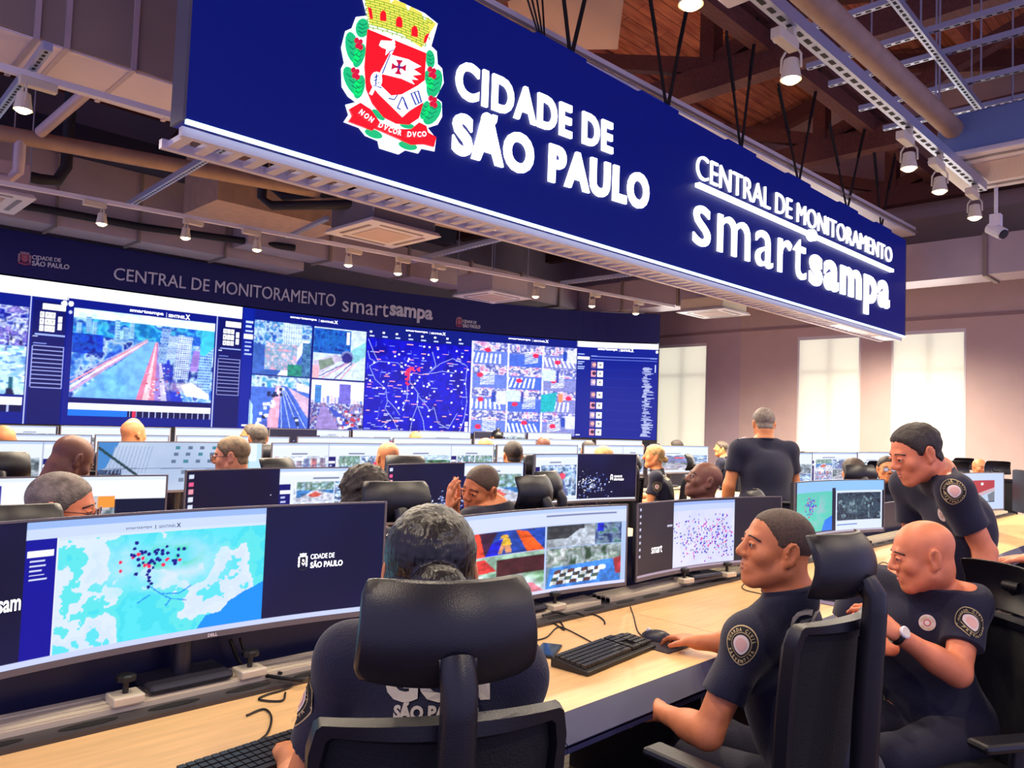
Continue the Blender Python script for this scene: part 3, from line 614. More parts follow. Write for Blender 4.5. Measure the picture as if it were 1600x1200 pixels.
def led_screen(cv, px0, px1, label):
    s0 = wall_at(px0, 560)[0] if px0 > -200 else WS[0]+.4; s1 = wall_at(px1, 600)[0] if px1 < 1031 else S_END-.02
    def fn(u, v): x, y = wall_xy(s0+(s1-s0)*u, .004); return np.stack([x-LEDO.x, y-LEDO.y, LZ0+(LZ1-LZ0)*v-LEDO.z], 1)
    o = picture_mesh('screen', cv, fn, led, WALLSCREEN); o['label'] = label; return s0, s1
DISP = [(led_A(), -160, 99, 'screen with a crowded square and a key pad'), (led_B(), 99, 393, 'screen with the river and towers'), (led_C(), 393, 571, 'screen with four traffic cameras'), (led_D(), 571, 735, 'blue map screen'), (led_E(), 735, 901, 'screen of street crossings'), (led_F(), 901, 1031, 'blue list screen')]
SPAN = [led_screen(*d) for d in DISP]
def on_wall(mb, body, s0, s1, z0, z1, bold=0., off=.012, s=None):
    lettering(mb, body, lambda u, v, w: wfn(s0+(s1-s0)*u, z0+(z1-z0)*v, off), bold)
mb = MB()
for (s0, s1), (a, b, z, h) in zip(SPAN, [(.1, .3, .85, .03), (.30, .62, .848, .03), (.3, .72, .955, .022), (.36, .74, .95, .022), (.34, .72, .96, .022), (.26, .7, .91, .03)]):
    zz = LZ0+(LZ1-LZ0)*z; hh = (LZ1-LZ0)*h; L = s1-s0
    on_wall(mb, 'smartsampa', s0+L*a, s0+L*(a+(b-a)*.55), zz, zz+hh, .03); on_wall(mb, '|', s0+L*(a+(b-a)*.595), s0+L*(a+(b-a)*.6), zz-.2*hh, zz+hh*1.1); on_wall(mb, 'SENTINEL', s0+L*(a+(b-a)*.63), s0+L*(a+(b-a)*.92), zz, zz+hh*.8, .03); on_wall(mb, 'X', s0+L*(a+(b-a)*.92), s0+L*b, zz-.15*hh, zz+hh*1.2, .04)
mb.build('screen_lettering', UIWHITE, led)
# header
HZ0, HZ1 = 3.25, 3.83
head = thing('header_sign', 'curved dark navy header board with silver letters over the LED wall', 'sign', tuple(LEDO))
hb = MB(); hb.slab([[wfn(s, HZ0, .0) for s in ss], [wfn(s, HZ1, .0) for s in ss]], [[wfn(s, HZ0, -.15) for s in ss], [wfn(s, HZ1, -.15) for s in ss]])
hb.build('board', NAVYLED, head)
def header_text(body, L, R, bold, name='lettering'):
    """L, R: (x, top, bottom) of the first and last letter in the photograph"""
    s0, za = wall_at(L[0], L[1]); _, zb = wall_at(L[0], L[2]); s1, zc = wall_at(R[0], R[1]); _, zd = wall_at(R[0], R[2])
    V, Fs, d_ = text_arrays(body, bold, .02)
    add_words(name, [wfn(s0+(s1-s0)*u, (zb+(zd-zb)*u)*(1-v)+(za+(zc-za)*u)*v, .012+.008*w) for u, v, w in V], V, Fs, d_, SILVER, head)
header_text('CENTRAL DE MONITORAMENTO', (178, 418, 437), (524, 460, 480), .0)
header_text('smart', (535, 467, 487), (607, 476, 496), .0); header_text('sampa', (609, 476, 500), (676, 485, 507), .03)
header_text('CIDADE DE', (50, 398.5, 405), (95, 404, 410), .01); header_text('SÃO PAULO', (50, 405.5, 415), (108, 412, 421.5), .02)
header_text('CIDADE DE', (723, 499.5, 504), (744, 502, 506.5), .01); header_text('SÃO PAULO', (723, 504.5, 511.5), (750, 507, 514), .02)
def crest(parent, fn, name, mats=None, red=(214, 90, 110)):
    """small city crest: wall crown, shield between leaves, ribbon. fn(u,v,layer)"""
    g = MB()
    g.cur = 0
    for sx in (-1, 1):
        for k in range(3): cx, cy_ = .5+sx*.40, .30+.2*k; g.add([fn(cx+.10*math.cos(t)*1., cy_+.13*math.sin(t), 1) for t in np.linspace(0, 2*PI, 9)[:-1]], [tuple(range(8))])
    crown = [(.2, .78), (.14, 1.0), (.26, .96), (.3, 1.0), (.4, .96), (.44, 1.0), (.56, 1.0), (.6, .96), (.7, 1.0), (.74, .96), (.86, 1.0), (.8, .78)]
    g.add([fn(*p, 2) for p in crown], [tuple(range(len(crown)))])
    g.cur = 1; sh = [(.24, .76), (.76, .76), (.76, .40), (.68, .24), (.5, .15), (.32, .24), (.24, .40)]
    g.add([fn(*p, 3) for p in sh], [tuple(range(len(sh)))])
    rb = [(.05, .16), (.3, .12), (.5, .06), (.7, .12), (.95, .16), (.92, .02), (.7, .0), (.5, -.06), (.3, .0), (.08, .02)]
    g.add([fn(*p, 4) for p in rb], [tuple(range(len(rb)))])
    g.cur = 0; arm = [(.34, .42), (.42, .45), (.55, .36), (.7, .48), (.7, .36), (.55, .26), (.4, .36)]; fl = [(.42, .66), (.64, .60), (.6, .52), (.66, .48), (.42, .52)]
    g.add([fn(*p, 5) for p in arm], [tuple(range(len(arm)))]); g.add([fn(*p, 5) for p in fl], [tuple(range(len(fl)))])
    return g.build(name, mats, parent)
CRED = mat('crest_red', (196, 84, 110), .5); CGREY = mat('crest_rose_grey', (176, 140, 160), .5)
for (x0, x1, y0, y1) in ((28, 48, 392, 415), (712, 722, 495, 511)):
    s0, za = wall_at(x0, y0); s1, zb = wall_at(x1, y1)
    crest(head, lambda u, v, l: wfn(s0+(s1-s0)*u, zb+(za-zb)*v, .012+.002*l), 'city_crest', [CGREY, CRED])

# ------------------------------------------------------------------ the big hanging sign
SY = 3.8; SX0, SX1, SZ0, SZ1 = 1.445, 11.62, 2.985, 4.37
sign = thing('hanging_sign', 'huge navy hanging sign with lit white letters and coloured city crest', 'sign', (6.5, SY, SZ0)); SO = Vector((6.5, SY, SZ0))
SIGNBLUE = mat('sign_navy_face', (2, 12, 72), .45, emit=(0, 22, 124), es=.62, spec=.25)
b = MB(); b.box((SX0-SO.x, 0, 0), (SX1-SO.x, .16, SZ1-SO.z)); b.build('board', SIGNBLUE, sign)
b = MB(); b.box((SX1-SO.x, .0, .0), (SX1-SO.x+.03, .16, SZ1-SO.z)); b.build('end_cap', mat('sign_end_grey', (92, 92, 104), .5), sign)
b = MB(); b.box((SX0-.015-SO.x, 0, 0), (SX0-SO.x, .16, SZ1-SO.z)); b.build('end_cap', mat('sign_end_grey'), sign)
for x in (4.15, 5.45, 6.9, 8.2, 9.6, 10.8): b = MB(); b.box((x-SO.x-.22, .03, SZ1-SO.z), (x-SO.x+.35, .15, SZ1-SO.z+.05)); b.build('mounting_block', SIGNBLUE, sign)
b = MB(); b.box((SX0-SO.x, -.012, -.02), (SX1-SO.x, .01, .0)); b.build('edge_strip', GLOWEDGE, sign)  # bright edge line put in as an emissive trim strip
fr = MB()
for y in (.04, .3): fr.box((SX0-SO.x, y, -.07), (SX1-SO.x, y+.04, -.022))
n = 74
for k in range(n):
    x = SX0-SO.x+(SX1-SX0)*(k+.2)/n; fr.box((x, .08, -.06), (x+.055, .3, -.03))
fr.build('bottom_frame', mat('sign_frame_white', (214, 206, 214), .5), sign)
def spt(x, z, l=0): return (x-SO.x, -.004*l-.002, z-SO.z)
def px_s(px, py, l=0): p = at(px, py, Y=SY); return spt(p[0], p[2], l)
def sign_text(body, bl, br, tr_, tl, bold, caps=None, dx=.009, space=1.):
    k = 1.
    if caps: k = text_arrays(body, bold, .03, 4, space)[2][1]/text_arrays(caps, bold, .03, 4, space)[2][1]
    V, Fs, d_ = text_arrays(body, bold, .03, 4, space)
    def fn(u, v, w):
        v *= k; x = (bl[0]*(1-u)+br[0]*u)*(1-v)+(tl[0]*(1-u)+tr_[0]*u)*v; z = (bl[1]*(1-u)+br[1]*u)*(1-v)+(tl[1]*(1-u)+tr_[1]*u)*v
        return (x-SO.x, -dx-dx*w, z-SO.z)
    add_words('lettering', [fn(*p) for p in V], V, Fs, d_, LEDWHITE, sign)
sign_text('CIDADE DE', (3.15, 3.665), (4.81, 3.735), (4.80, 3.99), (3.15, 3.92), .032, space=1.12)
sign_text('SÃO PAULO', (3.14, 3.285), (5.32, 3.385), (5.32, 3.69), (3.14, 3.565), .045, 'SAO PAULO', space=1.16)
sign_text('CENTRAL DE MONITORAMENTO', (6.06, 3.865), (11.05, 3.935), (11.05, 4.14), (6.06, 4.09), -.012, space=1.0)
sign_text('smart', (6.03, 3.245), (8.37, 3.265), (8.37, 3.71), (6.03, 3.69), .0, space=1.1)
sign_text('sampa', (8.47, 3.10), (10.97, 3.125), (10.97, 3.65), (8.47, 3.61), .034, space=1.14)
b = MB(); b.prism([(6.05, 3.775), (11.02, 3.80), (11.02, 3.84), (6.05, 3.812)], lambda x, z: (x-SO.x, -.05, z-SO.z), lambda x, z: (x-SO.x, -.002, z-SO.z))
b.prism([(8.47+.105*math.cos(t), 3.805+.065*math.sin(t)) for t in np.linspace(0, 2*PI, 21)[:-1]], lambda x, z: (x-SO.x, -.052, z-SO.z), lambda x, z: (x-SO.x, -.002, z-SO.z)); b.build('underline_with_dot', LEDWHITE, sign)
# city crest, traced in quarter pixels of the photograph
EM = lambda n, c, e=1.1: mat('lit_crest_'+n, c, .4, emit=c, es=e)
def cpx(x, y, l): return px_s(400+x/4., y/4., l)
def layer(polys, m, l, parent, name):
    g = MB()
    for P in polys: g.prism(P, lambda x, y: cpx(x, y, l), lambda x, y: cpx(x, y, 0))
    return g.build(name, m, parent)
out = [(650, -60), (690, 100), (622, 108), (596, 178), (556, 196), (530, 300), (548, 395), (530, 430), (534, 545), (572, 605), (620, 640), (556, 656), (575, 720), (545, 764), (640, 800), (680, 850), (758, 882), (768, 928), (888, 966), (930, 940), (1010, 960), (1030, 930), (1112, 947), (1122, 868), (1070, 800), (1132, 780), (1160, 730), (1157, 640), (1122, 612), (1170, 520), (1160, 430), (1132, 402), (1126, 322), (1092, 290), (1132, 150), (1050, 84), (900, 14), (790, -60)]
emb = layer([out], EM('white', (250, 252, 255), 1.5), 1, sign, 'city_crest')
GOLD, GREEN, RED, INK = EM('gold', (222, 216, 84), 1.0), EM('green', (22, 190, 118), .9), EM('red', (232, 18, 34), 1.0), EM('blue_line', (40, 60, 150), .8)
crown = [(664, -50), (690, 60), (704, 150), (760, 166), (900, 212), (1030, 302), (1052, 268), (1078, 214), (1120, 152), (1062, 108), (1050, 140), (1030, 84), (962, 44), (944, 76), (930, 28), (860, 0), (836, 24), (824, -50)]
layer([crown], GOLD, 2, emb, 'wall_crown')
g = MB()
for k in range(12):                              # courses of the crown's masonry
    y0 = -6+k*16; L = [(x, y0+(x-700)*.22+(x-700)**2*.00035) for x in range(672+2*k, 1100-3*k, 30)]
    L = [p for p in L if p[1] > -40]
    for a, q in zip(L[:-1], L[1:]): g.prism([a, q, (q[0], q[1]+3), (a[0], a[1]+3)], lambda x, y: cpx(x, y, 3), lambda x, y: cpx(x, y, 1))
    for a in L[k % 2::2]: g.prism([a, (a[0]+3, a[1]), (a[0]+3, a[1]+16), (a[0], a[1]+16)], lambda x, y: cpx(x, y, 3), lambda x, y: cpx(x, y, 1))
g.build('crown_masonry', EM('olive', (120, 160, 50), .8), emb)
def arch(x, y, w, h, sl): return [(x-w, y+h-sl*w*0), (x-w, y), (x-w*.6, y-h*.35), (x, y-h*.45), (x+w*.6, y-h*.3), (x+w, y+sl*w), (x+w, y+h+sl*w)]
layer([arch(786, 90, 17, 42, .3), arch(886, 128, 18, 42, .4), arch(982, 186, 18, 42, .5), [(692, 50), (712, 62), (720, 124), (706, 120)], [(1040, 268), (1048, 230), (1062, 216), (1072, 216), (1052, 272)]], RED, 4, emb, 'crown_arches')
def leaf(x, y, rx, ry, a): return [(x+rx*math.cos(t)*math.cos(a)-ry*math.sin(t)*math.sin(a), y+rx*math.cos(t)*math.sin(a)+ry*math.sin(t)*math.cos(a)) for t in np.linspace(0, 2*PI, 17)[:-1]]
lv = [(660, 178, 42, 60, .1), (598, 300, 42, 100, -.2), (640, 350, 34, 78, .3), (598, 510, 44, 100, -.45), (640, 545, 34, 76, .2), (1084, 372, 28, 58, -.1), (1110, 525, 46, 92, .25), (1075, 500, 24, 60, -.2), (1096, 705, 48, 84, .5), (1050, 690, 26, 60, .3), (730, 838, 58, 26, .35), (944, 912, 60, 26, .25), (760, 720, 50, 20, .7), (940, 788, 46, 18, .2)]
layer([leaf(*q) for q in lv], GREEN, 2, emb, 'leaves')
for (x, y, rx, ry, a) in lv[:10]:
    g = MB()
    for s in (-1, 1):
        for k in range(3): c0 = (x-math.sin(a)*ry*(.5-.4*k), y+math.cos(a)*ry*(.5-.4*k)); e = (c0[0]+s*rx*.6, c0[1]-ry*.2); g.prism([c0, e, (e[0], e[1]+4), (c0[0], c0[1]+5)], lambda u, v: cpx(u, v, 3), lambda u, v: cpx(u, v, 2))
    g.build('leaf_veins', EM('dark_green', (8, 130, 90), .7), emb)
for (x, y) in ((632, 275), (612, 460), (1090, 455), (1096, 636)): layer([leaf(x+dx, y+dy, 13, 17, 0) for dx, dy in ((-12, -18), (12, -8), (-6, 16), (14, 26))], EM('berry', (205, 18, 60), .9), 4, emb, 'berries')
layer([[(690, 186), (1056, 336), (1047, 480), (1040, 640), (1010, 742), (950, 782), (870, 776), (790, 736), (720, 650), (682, 560), (672, 420), (684, 260)]], RED, 3, emb, 'shield')
WH = EM('white', (250, 252, 255))
layer([[(826, 346), (940, 376), (1022, 420), (974, 438), (1022, 470), (964, 478), (1002, 504), (958, 500), (980, 532), (900, 496), (776, 466)], [(852, 290), (862, 294), (716, 600), (698, 590)], [(760, 288), (772, 258), (836, 262), (852, 248), (860, 280), (832, 322), (800, 350), (806, 312), (778, 302)], leaf(742, 505, 36, 52, 0), [(718, 540), (770, 540), (834, 602), (900, 595), (1000, 540), (1046, 506), (1042, 640), (950, 696), (905, 736), (830, 662), (756, 590)]], WH, 4, emb, 'arm_with_banner')
cr = []
for k in range(4):
    t = k*PI/2+.12; cs, sn = math.cos(t), math.sin(t); cr.append([(880+u*cs-v*sn, 426+u*sn+v*cs) for u, v in ((0, -6), (24, -8), (44, -22), (44, 22), (24, 8), (0, 6))])
layer(cr, EM('crimson', (190, 14, 60), .9), 5, emb, 'banner_cross')
ln = []
def seg(a, b_, w=5): d = np.array(b_, float)-np.array(a); n_ = np.array([-d[1], d[0]])/np.hypot(*d)*w/2; return [tuple(np.array(a)+n_), tuple(np.array(b_)+n_), tuple(np.array(b_)-n_), tuple(np.array(a)-n_)]
for a, b_ in (((815, 620), (850, 630)), ((850, 630), (870, 600)), ((900, 610), (870, 680)), ((870, 680), (890, 690)), ((905, 615), (935, 690)), ((935, 690), (915, 650)), ((955, 590), (985, 660)), ((975, 580), (1005, 650)), ((955, 590), (1000, 575)), ((985, 660), (1020, 645)), ((1000, 575), (1020, 645)), ((725, 490), (760, 480)), ((725, 510), (762, 500)), ((730, 530), (760, 522)), ((740, 470), (735, 540)), ((720, 540), (770, 555)), ((880, 410), (882, 442)), ((864, 426), (898, 426)), ((826, 346), (776, 466)), ((820, 330), (845, 320))): ln.append(seg(a, b_))
layer(ln, INK, 6, emb, 'line_drawing')
layer([[(574, 686), (640, 648), (706, 690), (760, 768), (860, 812), (960, 812), (1008, 770), (1052, 792), (1062, 832), (1114, 862), (1100, 922), (1040, 906), (960, 908), (870, 868), (730, 806), (716, 820), (568, 764), (592, 728)]], RED, 5, emb, 'ribbon')
g = MB(); word = 'NON DVCOR DVCO '; A = [(628, 704), (770, 822), (905, 872), (1052, 846)]
def bez(t): a, b_, c_, d = [np.array(p, float) for p in A]; return a*(1-t)**3+3*b_*t*(1-t)**2+3*c_*t*t*(1-t)+d*t**3
for i, ch in enumerate(word):
    if ch == ' ': g.build('motto', WH, emb); g = MB(); continue
    t = (i+.4)/(len(word)-1); p = bez(t); q = bez(t+.02)-bez(t-.02); q = q/np.hypot(*q); nn = np.array([q[1], -q[0]]); V, Fs, d = text_arrays(ch, .03); hh = 34.; ww = hh*min(d[0]/d[1], 1.1)*.8
    g.add([cpx(*(p+q*(u-.5)*ww+nn*(v-.35)*hh), 7) for u, v, w in V], Fs)
# straps and rigging
for i, ((bx, bz), (ax, az), (cx_, cz)) in enumerate((((4.39, 4.42), (3.95, 6.3), (4.9, 6.3)), ((5.72, 4.42), (5.3, 5.7), (6.05, 5.7)), ((7.06, 4.42), (6.72, 5.55), (7.35, 6.0)), ((8.39, 4.42), (7.85, 5.4), (8.9, 5.95)), ((9.78, 4.42), (9.2, 5.4), (10.45, 5.95)), ((10.95, 4.42), (10.65, 5.5), (11.45, 5.6)))):
    s = MB()
    for (tx, tz) in ((ax, az), (cx_, cz)): s.bar((tx, 3.9, tz), (bx, 3.9, bz-.02), .035, .012, (0, 1, 0)); s.tube([(tx, 3.9, tz-.05), ((tx+bx)/2, 3.9, (tz+bz)/2)], .02, 6)
    s.box((bx-.04, 3.87, bz-.06), (bx+.04, 3.93, bz)); one('hanging_strap', 'black V-shaped hanging strap, %s from the left along the top of the big sign' % ('first', 'second', 'third', 'fourth', 'fifth', 'sixth')[i], 'strap', s, STRAPM, 'sign hanging straps')
s = MB(); s.bar((1.4, 3.9, 5.72), (13.9, 3.9, 5.72), .16, .2); s.bar((6.5, 3.9, 6.0), (12, 3.9, 6.0), .12, .14); one('rigging_beam', 'dark beam under the roof that holds the sign straps', 'beam', s, BEAMM)
# ------------------------------------------------------------------ spotlights
def spotlight(x, y, label, zb=3.3, turn=1, track=3.50, light=True, group='track spotlights', watts=75):
    r = thing('track_spotlight', label, 'spotlight', (x, y, zb), 0, group)
    h = MB(); h.box((-.018, -.018, .17), (.018, .018, track-zb)); h.build('mount', CREAM, r)
    h = MB(); h.box((-.03 if turn > 0 else -.17, -.028, .15), (.17 if turn > 0 else .03, .028, .205)); h.build('driver_box', CREAM, r, bevel=.006)
    h = MB()
    for s in (-1, 1): h.tube([(0, s*.03, .15), (0, s*.05, .12), (0, s*.052, .05)], .006, 6)
    h.build('bracket', CREAM, r)
    h = MB(); h.lathe([(.028, .105), (.036, .10), (.042, .05), (.050, .012), (.052, 0.0), (.046, .002)], 18); h.build('lamp_head', CREAM, r, smooth='auto')
    h = MB(); h.lathe([(.004, -.022), (.024, -.017), (.038, -.008), (.045, .002), (.03, .006)], 18); h.build('bulb', BULB, r)
    if light:
        l = bpy.data.lights.new('spot_beam', 'SPOT'); l.energy = watts; l.color = (1, .83, .62); l.spot_size = math.radians(172); l.spot_blend = .9; l.shadow_soft_size = .045
        o = bpy.data.objects.new('spot_beam', l); o.location = (x, y, zb-.04); COL.objects.link(o)
    return r
ORD = ['first', 'second', 'third', 'fourth', 'fifth', 'sixth', 'seventh', 'eighth', 'ninth', 'tenth', 'eleventh', 'twelfth']
for i, (px, py) in enumerate([(36, 172), (280, 240), (441, 282), (575, 315), (680, 340), (772, 362), (891, 393), (962, 412), (1021, 428), (1088, 443)]):
    p = at(px, py, Z=3.3); spotlight(p[0], 5.31-.043*p[0], 'lit cream spotlight just under the lower edge of the big sign, %s from the left' % ORD[i], turn=1 if i in (0, 1, 2, 4, 7) else -1, watts=190)
for i, (px, py) in enumerate([(159, 350), (290, 372), (404, 390), (543, 415), (620, 428), (680, 437), (843, 463), (930, 478), (994, 490)]):
    p = at(px, py, Z=3.3); spotlight(p[0], 8.2-.1214*p[0], 'lit cream spotlight on the thin track before the LED wall, %s from the left' % ORD[i], turn=-1 if i in (0, 2) else 1, watts=340 if i < 6 else 640)
for i, (px, py) in enumerate([(1078, 8), (1245, 122), (1427, 262), (1465, 300), (1513, 342)]):
    p = at(px, py, Z=3.3); spotlight(p[0], 1.71, 'lit spotlight on the perforated strut at upper right, %s from the top' % ORD[i], turn=-1, watts=95, track=3.565)
p = at(1227, 478, Z=3.3); spotlight(p[0], 4.85, 'lone lit spotlight seen below the sign in front of the mauve wall', turn=1, watts=420)
for i, (x, y) in enumerate(((-.4, 1.71), (1.2, 1.71), (1.0, -.9), (3.0, -.9), (5.0, -.9))):     # unseen lamps added behind the camera as fill light
    spotlight(x, y, 'added fill spotlight behind the photographer', group='added spotlights behind the photographer', watts=95, track=3.565)
for (x, y) in ((9.6, 4.5), (11.0, 4.5), (12.5, 4.6)): spotlight(x, y, 'added spotlight brightening the far wall, hidden behind the big sign', zb=3.34, group='added spotlights hidden behind the big sign', watts=430)  # unseen lamps added to brighten the dark right wall
strut('added strut for the wall spotlights, hidden behind the far end of the big sign', (9.2, 4.5, 3.52), (12.9, 4.6, 3.52), .04, slots=False, m=WHITEP)
for (x, y) in ((8.6, .1), (10.4, .1), (12.2, .1)): spotlight(x, y, 'added spotlight brightening the far wall, beyond the right edge of the photo', group='added spotlights beyond the right edge', watts=430, track=3.565)  # more out-of-view lamps, put in to lift the wall's brightness
strut('added strut for the wall spotlights, beyond the right edge of the photo', (8, .1, 3.6), (13.5, .1, 3.6), .07)
# ------------------------------------------------------------------ ceiling cassettes
GRILLE = mat('perforated_grille', (196, 176, 172), .6, noise=.25, nscale=120)
def cassette(x, y, z, label, w=.95, body=DUCTD, bh=.30, top=5.3):
    r = thing('cassette_air_conditioner', label, 'air conditioner', (x, y, z), 0, 'ceiling cassette units'); h = w/2
    b = MB(); b.slab([[(-h, -h, 0), (h, -h, 0)], [(-h, h, 0), (h, h, 0)]], [[(-h+.03, -h+.03, .05), (h-.03, -h+.03, .05)], [(-h+.03, h-.03, .05), (h-.03, h-.03, .05)]]); b.build('fascia', WHITEP, r, bevel=.012)
    b = MB(); b.box((-h*.52, -h*.52, -.008), (h*.52, h*.52, .004)); b.build('grille', GRILLE, r, bevel=.02)
    b = MB()
    for s in (-1, 1): b.box((-h*.6, s*h*.76-.022, -.004), (h*.6, s*h*.76+.022, .003)); b.box((s*h*.76-.022, -h*.6, -.004), (s*h*.76+.022, h*.6, .003))
    b.build('louvre', mat('louvre_shadow_grey', (120, 108, 112), .5), r)
    b = MB(); q = h*.88; b.box((-q, -q, .05), (q, q, .05+bh)); b.build('casing', body, r, bevel=.02)
    b = MB()
    for sx in (-1, 1):
        for sy in (-1, 1): b.tube([(sx*q*.98, sy*q*.98, .12), (sx*q*.98, sy*q*.98, top-z)], .007, 5)
    b.build('hanger_rods', STEEL, r); return r
cassette(4.94, 7.12, 3.6, 'hanging cassette air conditioner with grey casing and tan-lit fascia left of centre', body=mat('casing_grey', (104, 100, 116), .55))
cassette(8.6, 9.2, 3.6, 'cassette air conditioner hanging before the navy header, right of centre', body=DUCT)
cassette(12.0, 7.1, 3.6, 'cassette air conditioner near the window wall, under the long grey duct', body=CREAM, bh=.2)
cassette(6.80, 1.42, 3.66, 'large cassette air conditioner with bluish casing at the right edge', w=1.0, body=mat('casing_blue', (96, 118, 168), .5), top=6)
cassette(1.45, 9.2, 3.6, 'white cassette air conditioner at the far left edge', body=DUCT)
cassette(2.8, 1.42, 3.6, 'white cassette air conditioner whose corner shows at the top edge', top=6)
p = at(1556, 372, Z=3.25); r = thing('ceiling_camera', 'small white surveillance camera hanging beside the cassette at right', 'camera', tuple(p))
b = MB(); b.tube([(0, 0, .1), (0, 0, 1.0)], .015, 8); b.box((-.04, -.04, .1), (.04, .04, .2)); b.build('mount', WHITEP, r)
b = MB(); b.tube([(.02, .05, .1), (-.03, -.06, .02)], .05, 12); b.build('camera_body', WHITEP, r); b = MB(); b.tube([(-.03, -.06, .02), (-.035, -.07, .012)], .04, 12); b.build('lens', BLACKPL, r)

# ------------------------------------------------------------------ desks
ROWY = [2.2, 3.95, 5.75, 7.55, 9.25]
DZ = .74
def desk(x0, x1, y, label, group, rail=True):
    r = thing('control_desk', label, 'desk', ((x0+x1)/2, y, 0), 0, group); w = (x1-x0)/2-.002
    b = MB(); b.box((-w, -.76, DZ-.03), (w, -.1, DZ)); b.build('worktop', WOODTOP, r)
    b = MB(); b.prism([(-.76, DZ), (-.762, DZ-.035), (-.80, DZ-.04), (-.83, DZ-.055), (-.83, DZ-.075), (-.76, DZ-.075)][::-1], lambda q, z: (-w, q, z), lambda q, z: (w, q, z))
    b.prism([(-.76, DZ+.001), (-.83, DZ-.052), (-.83, DZ-.06), (-.76, DZ-.03)], lambda q, z: (-w, q, z), lambda q, z: (w, q, z)); b.build('front_edge', EDGE, r)
    b = MB(); b.cur = 0; b.box((-w, -.1, DZ-.03), (w, .12, DZ+.012)); b.cur = 1; n = max(2, int(w*2/.2))
    for k in range(n):
        c = -w+2*w*(k+.5)/n; b.prism([(c+.07*math.cos(t), -.062+.016*math.sin(t)) for t in np.linspace(0, 2*PI, 13)[:-1]], lambda q, s: (q, s, DZ+.0135), lambda q, s: (q, s, DZ+.01))
    b.build('cable_channel', [CHANNEL, SLOT], r)
    if rail:
        b = MB()
        for k in range(4): b.box((-w+.03, -.028+.026*k, DZ+.012), (w-.03, -.006+.026*k, DZ+.032+.003*(k % 2)))
        b.box((-w+.03, -.03, DZ+.012), (w-.03, .08, DZ+.027)); b.build('mounting_rail', ALU, r)
    b = MB(); b.box((-w, .13, .12), (w, .155, 1.0)); b.build('privacy_panel', NAVYPANEL, r)
    for s in (-1, 1):
        b = MB(); b.box((s*(w-.02)-.018, -.55, 0), (s*(w-.02)+.018, .12, DZ-.031)); b.build('leg_panel', DARKPL, r)
    b = MB(); b.box((-w+.05, .0, .35), (w-.05, .02, DZ-.031)); b.build('modesty_panel', BLACKPL, r); return r
R1 = [-2.22, -.94, .34, 1.62, 2.80, 4.25, 5.95, 7.3, 8.65, 10.0]
LAB1 = ['beyond the left edge', 'beyond the left edge', 'under the cyan map monitor', 'with the phone and black keyboard, before the woman', 'beside the man using the mouse', 'behind the empty headrest, with the pale keyboard', 'behind the leaning officer', 'under the red picture monitor', 'farthest along the front row']
for i in range(len(R1)-1):
    desk(R1[i], R1[i+1], ROWY[0], 'pale wood front-row desk '+LAB1[i], 'front row desks')
ROWN = ['front', 'second', 'third', 'fourth', 'fifth']
XS = {1: [-1.0, .25, 1.52, 2.76, 3.9, 5.1], 2: [.4, 1.64, 2.92, 4.12, 5.42, 6.75, 8.0, 9.4], 3: [.95, 2.2, 2.92, 4.18, 5.44, 6.75, 8.0, 9.3, 10.6], 4: [1.1, 2.4, 3.55, 4.7, 6.0, 7.2, 8.3, 9.6, 10.7]}
for k in (1, 2, 3, 4):
    for i in range(len(XS[k])-1):
        desk(XS[k][i], XS[k][i+1], ROWY[k], 'wood-topped desk with navy privacy panel in the %s row of desks' % ROWN[k], '%s row desks' % ROWN[k], rail=k < 3)
for (a, b_, y) in ((8.2, 9.5, 3.9), (9.5, 10.8, 3.9), (8.3, 9.6, 2.9+2.8), (9.6, 10.9, 5.7)):
    if y < 5: desk(a, b_, y, 'wood-topped desk under the right-hand second-row monitors', 'right-hand second row desks')

# ------------------------------------------------------------------ pictures for the desk monitors
def mapcv(w, h, seed=1):
    c = Cv(w, h, (205, 222, 250)).seed(seed); c.noise(0, 0, 1, 1, [(84, 222, 236), (70, 215, 232), (92, 222, 228), (212, 226, 250), (206, 222, 250), (90, 220, 234)], 6, 5, hard=True); c.noise(.12, .0, .85, .62, [(205, 222, 250), (208, 224, 252), (150, 222, 244), (90, 220, 234)], 5, 4, alpha=.75)
    c.noise(.3, .1, .7, .4, [(90, 216, 230), (60, 212, 180), (205, 222, 250)], 5, 3, hard=True, alpha=.8)
    c.poly([(.66, 1), (.70, .88), (.78, .86), (.82, .76), (.9, .68), (1, .60), (1, 1)], (20, 140, 248))
    for P in ([(.42, .52), (.47, .60), (.52, .66), (.50, .72)], [(.47, .60), (.56, .62), (.62, .56)], [(.36, .66), (.42, .6)], [(.52, .66), (.6, .7)]): c.path(P, (40, 150, 235), .012)
    for k in range(46):
        x, y = .43+.13*c.r.randn()*.55, .27+.07*c.r.randn(); c.disc(x, y, .017, (16, 20, 140) if k % 4 else (235, 40, 90))
    for k in range(7): c.disc(.41+.012*c.r.randn(), .34+.03*k, .016, (16, 20, 140))
    return c
def dotmap(w, h, seed=4):
    c = Cv(w, h, (216, 216, 244)).seed(seed); c.noise(0, 0, 1, 1, [(222, 222, 250), (206, 210, 240)], 6); r = c.r
    for k in range(330):
        x = [.25, .75, .5, .85][k % 4]+.16*r.randn(); y = .52+.24*r.randn(); 
        if 0 < x < 1 and .06 < y < .97: c.disc(x, y, .012+.008*r.rand(), [(40, 30, 190), (70, 50, 210), (150, 40, 190), (235, 60, 170), (100, 110, 170)][k % 5])
    return c
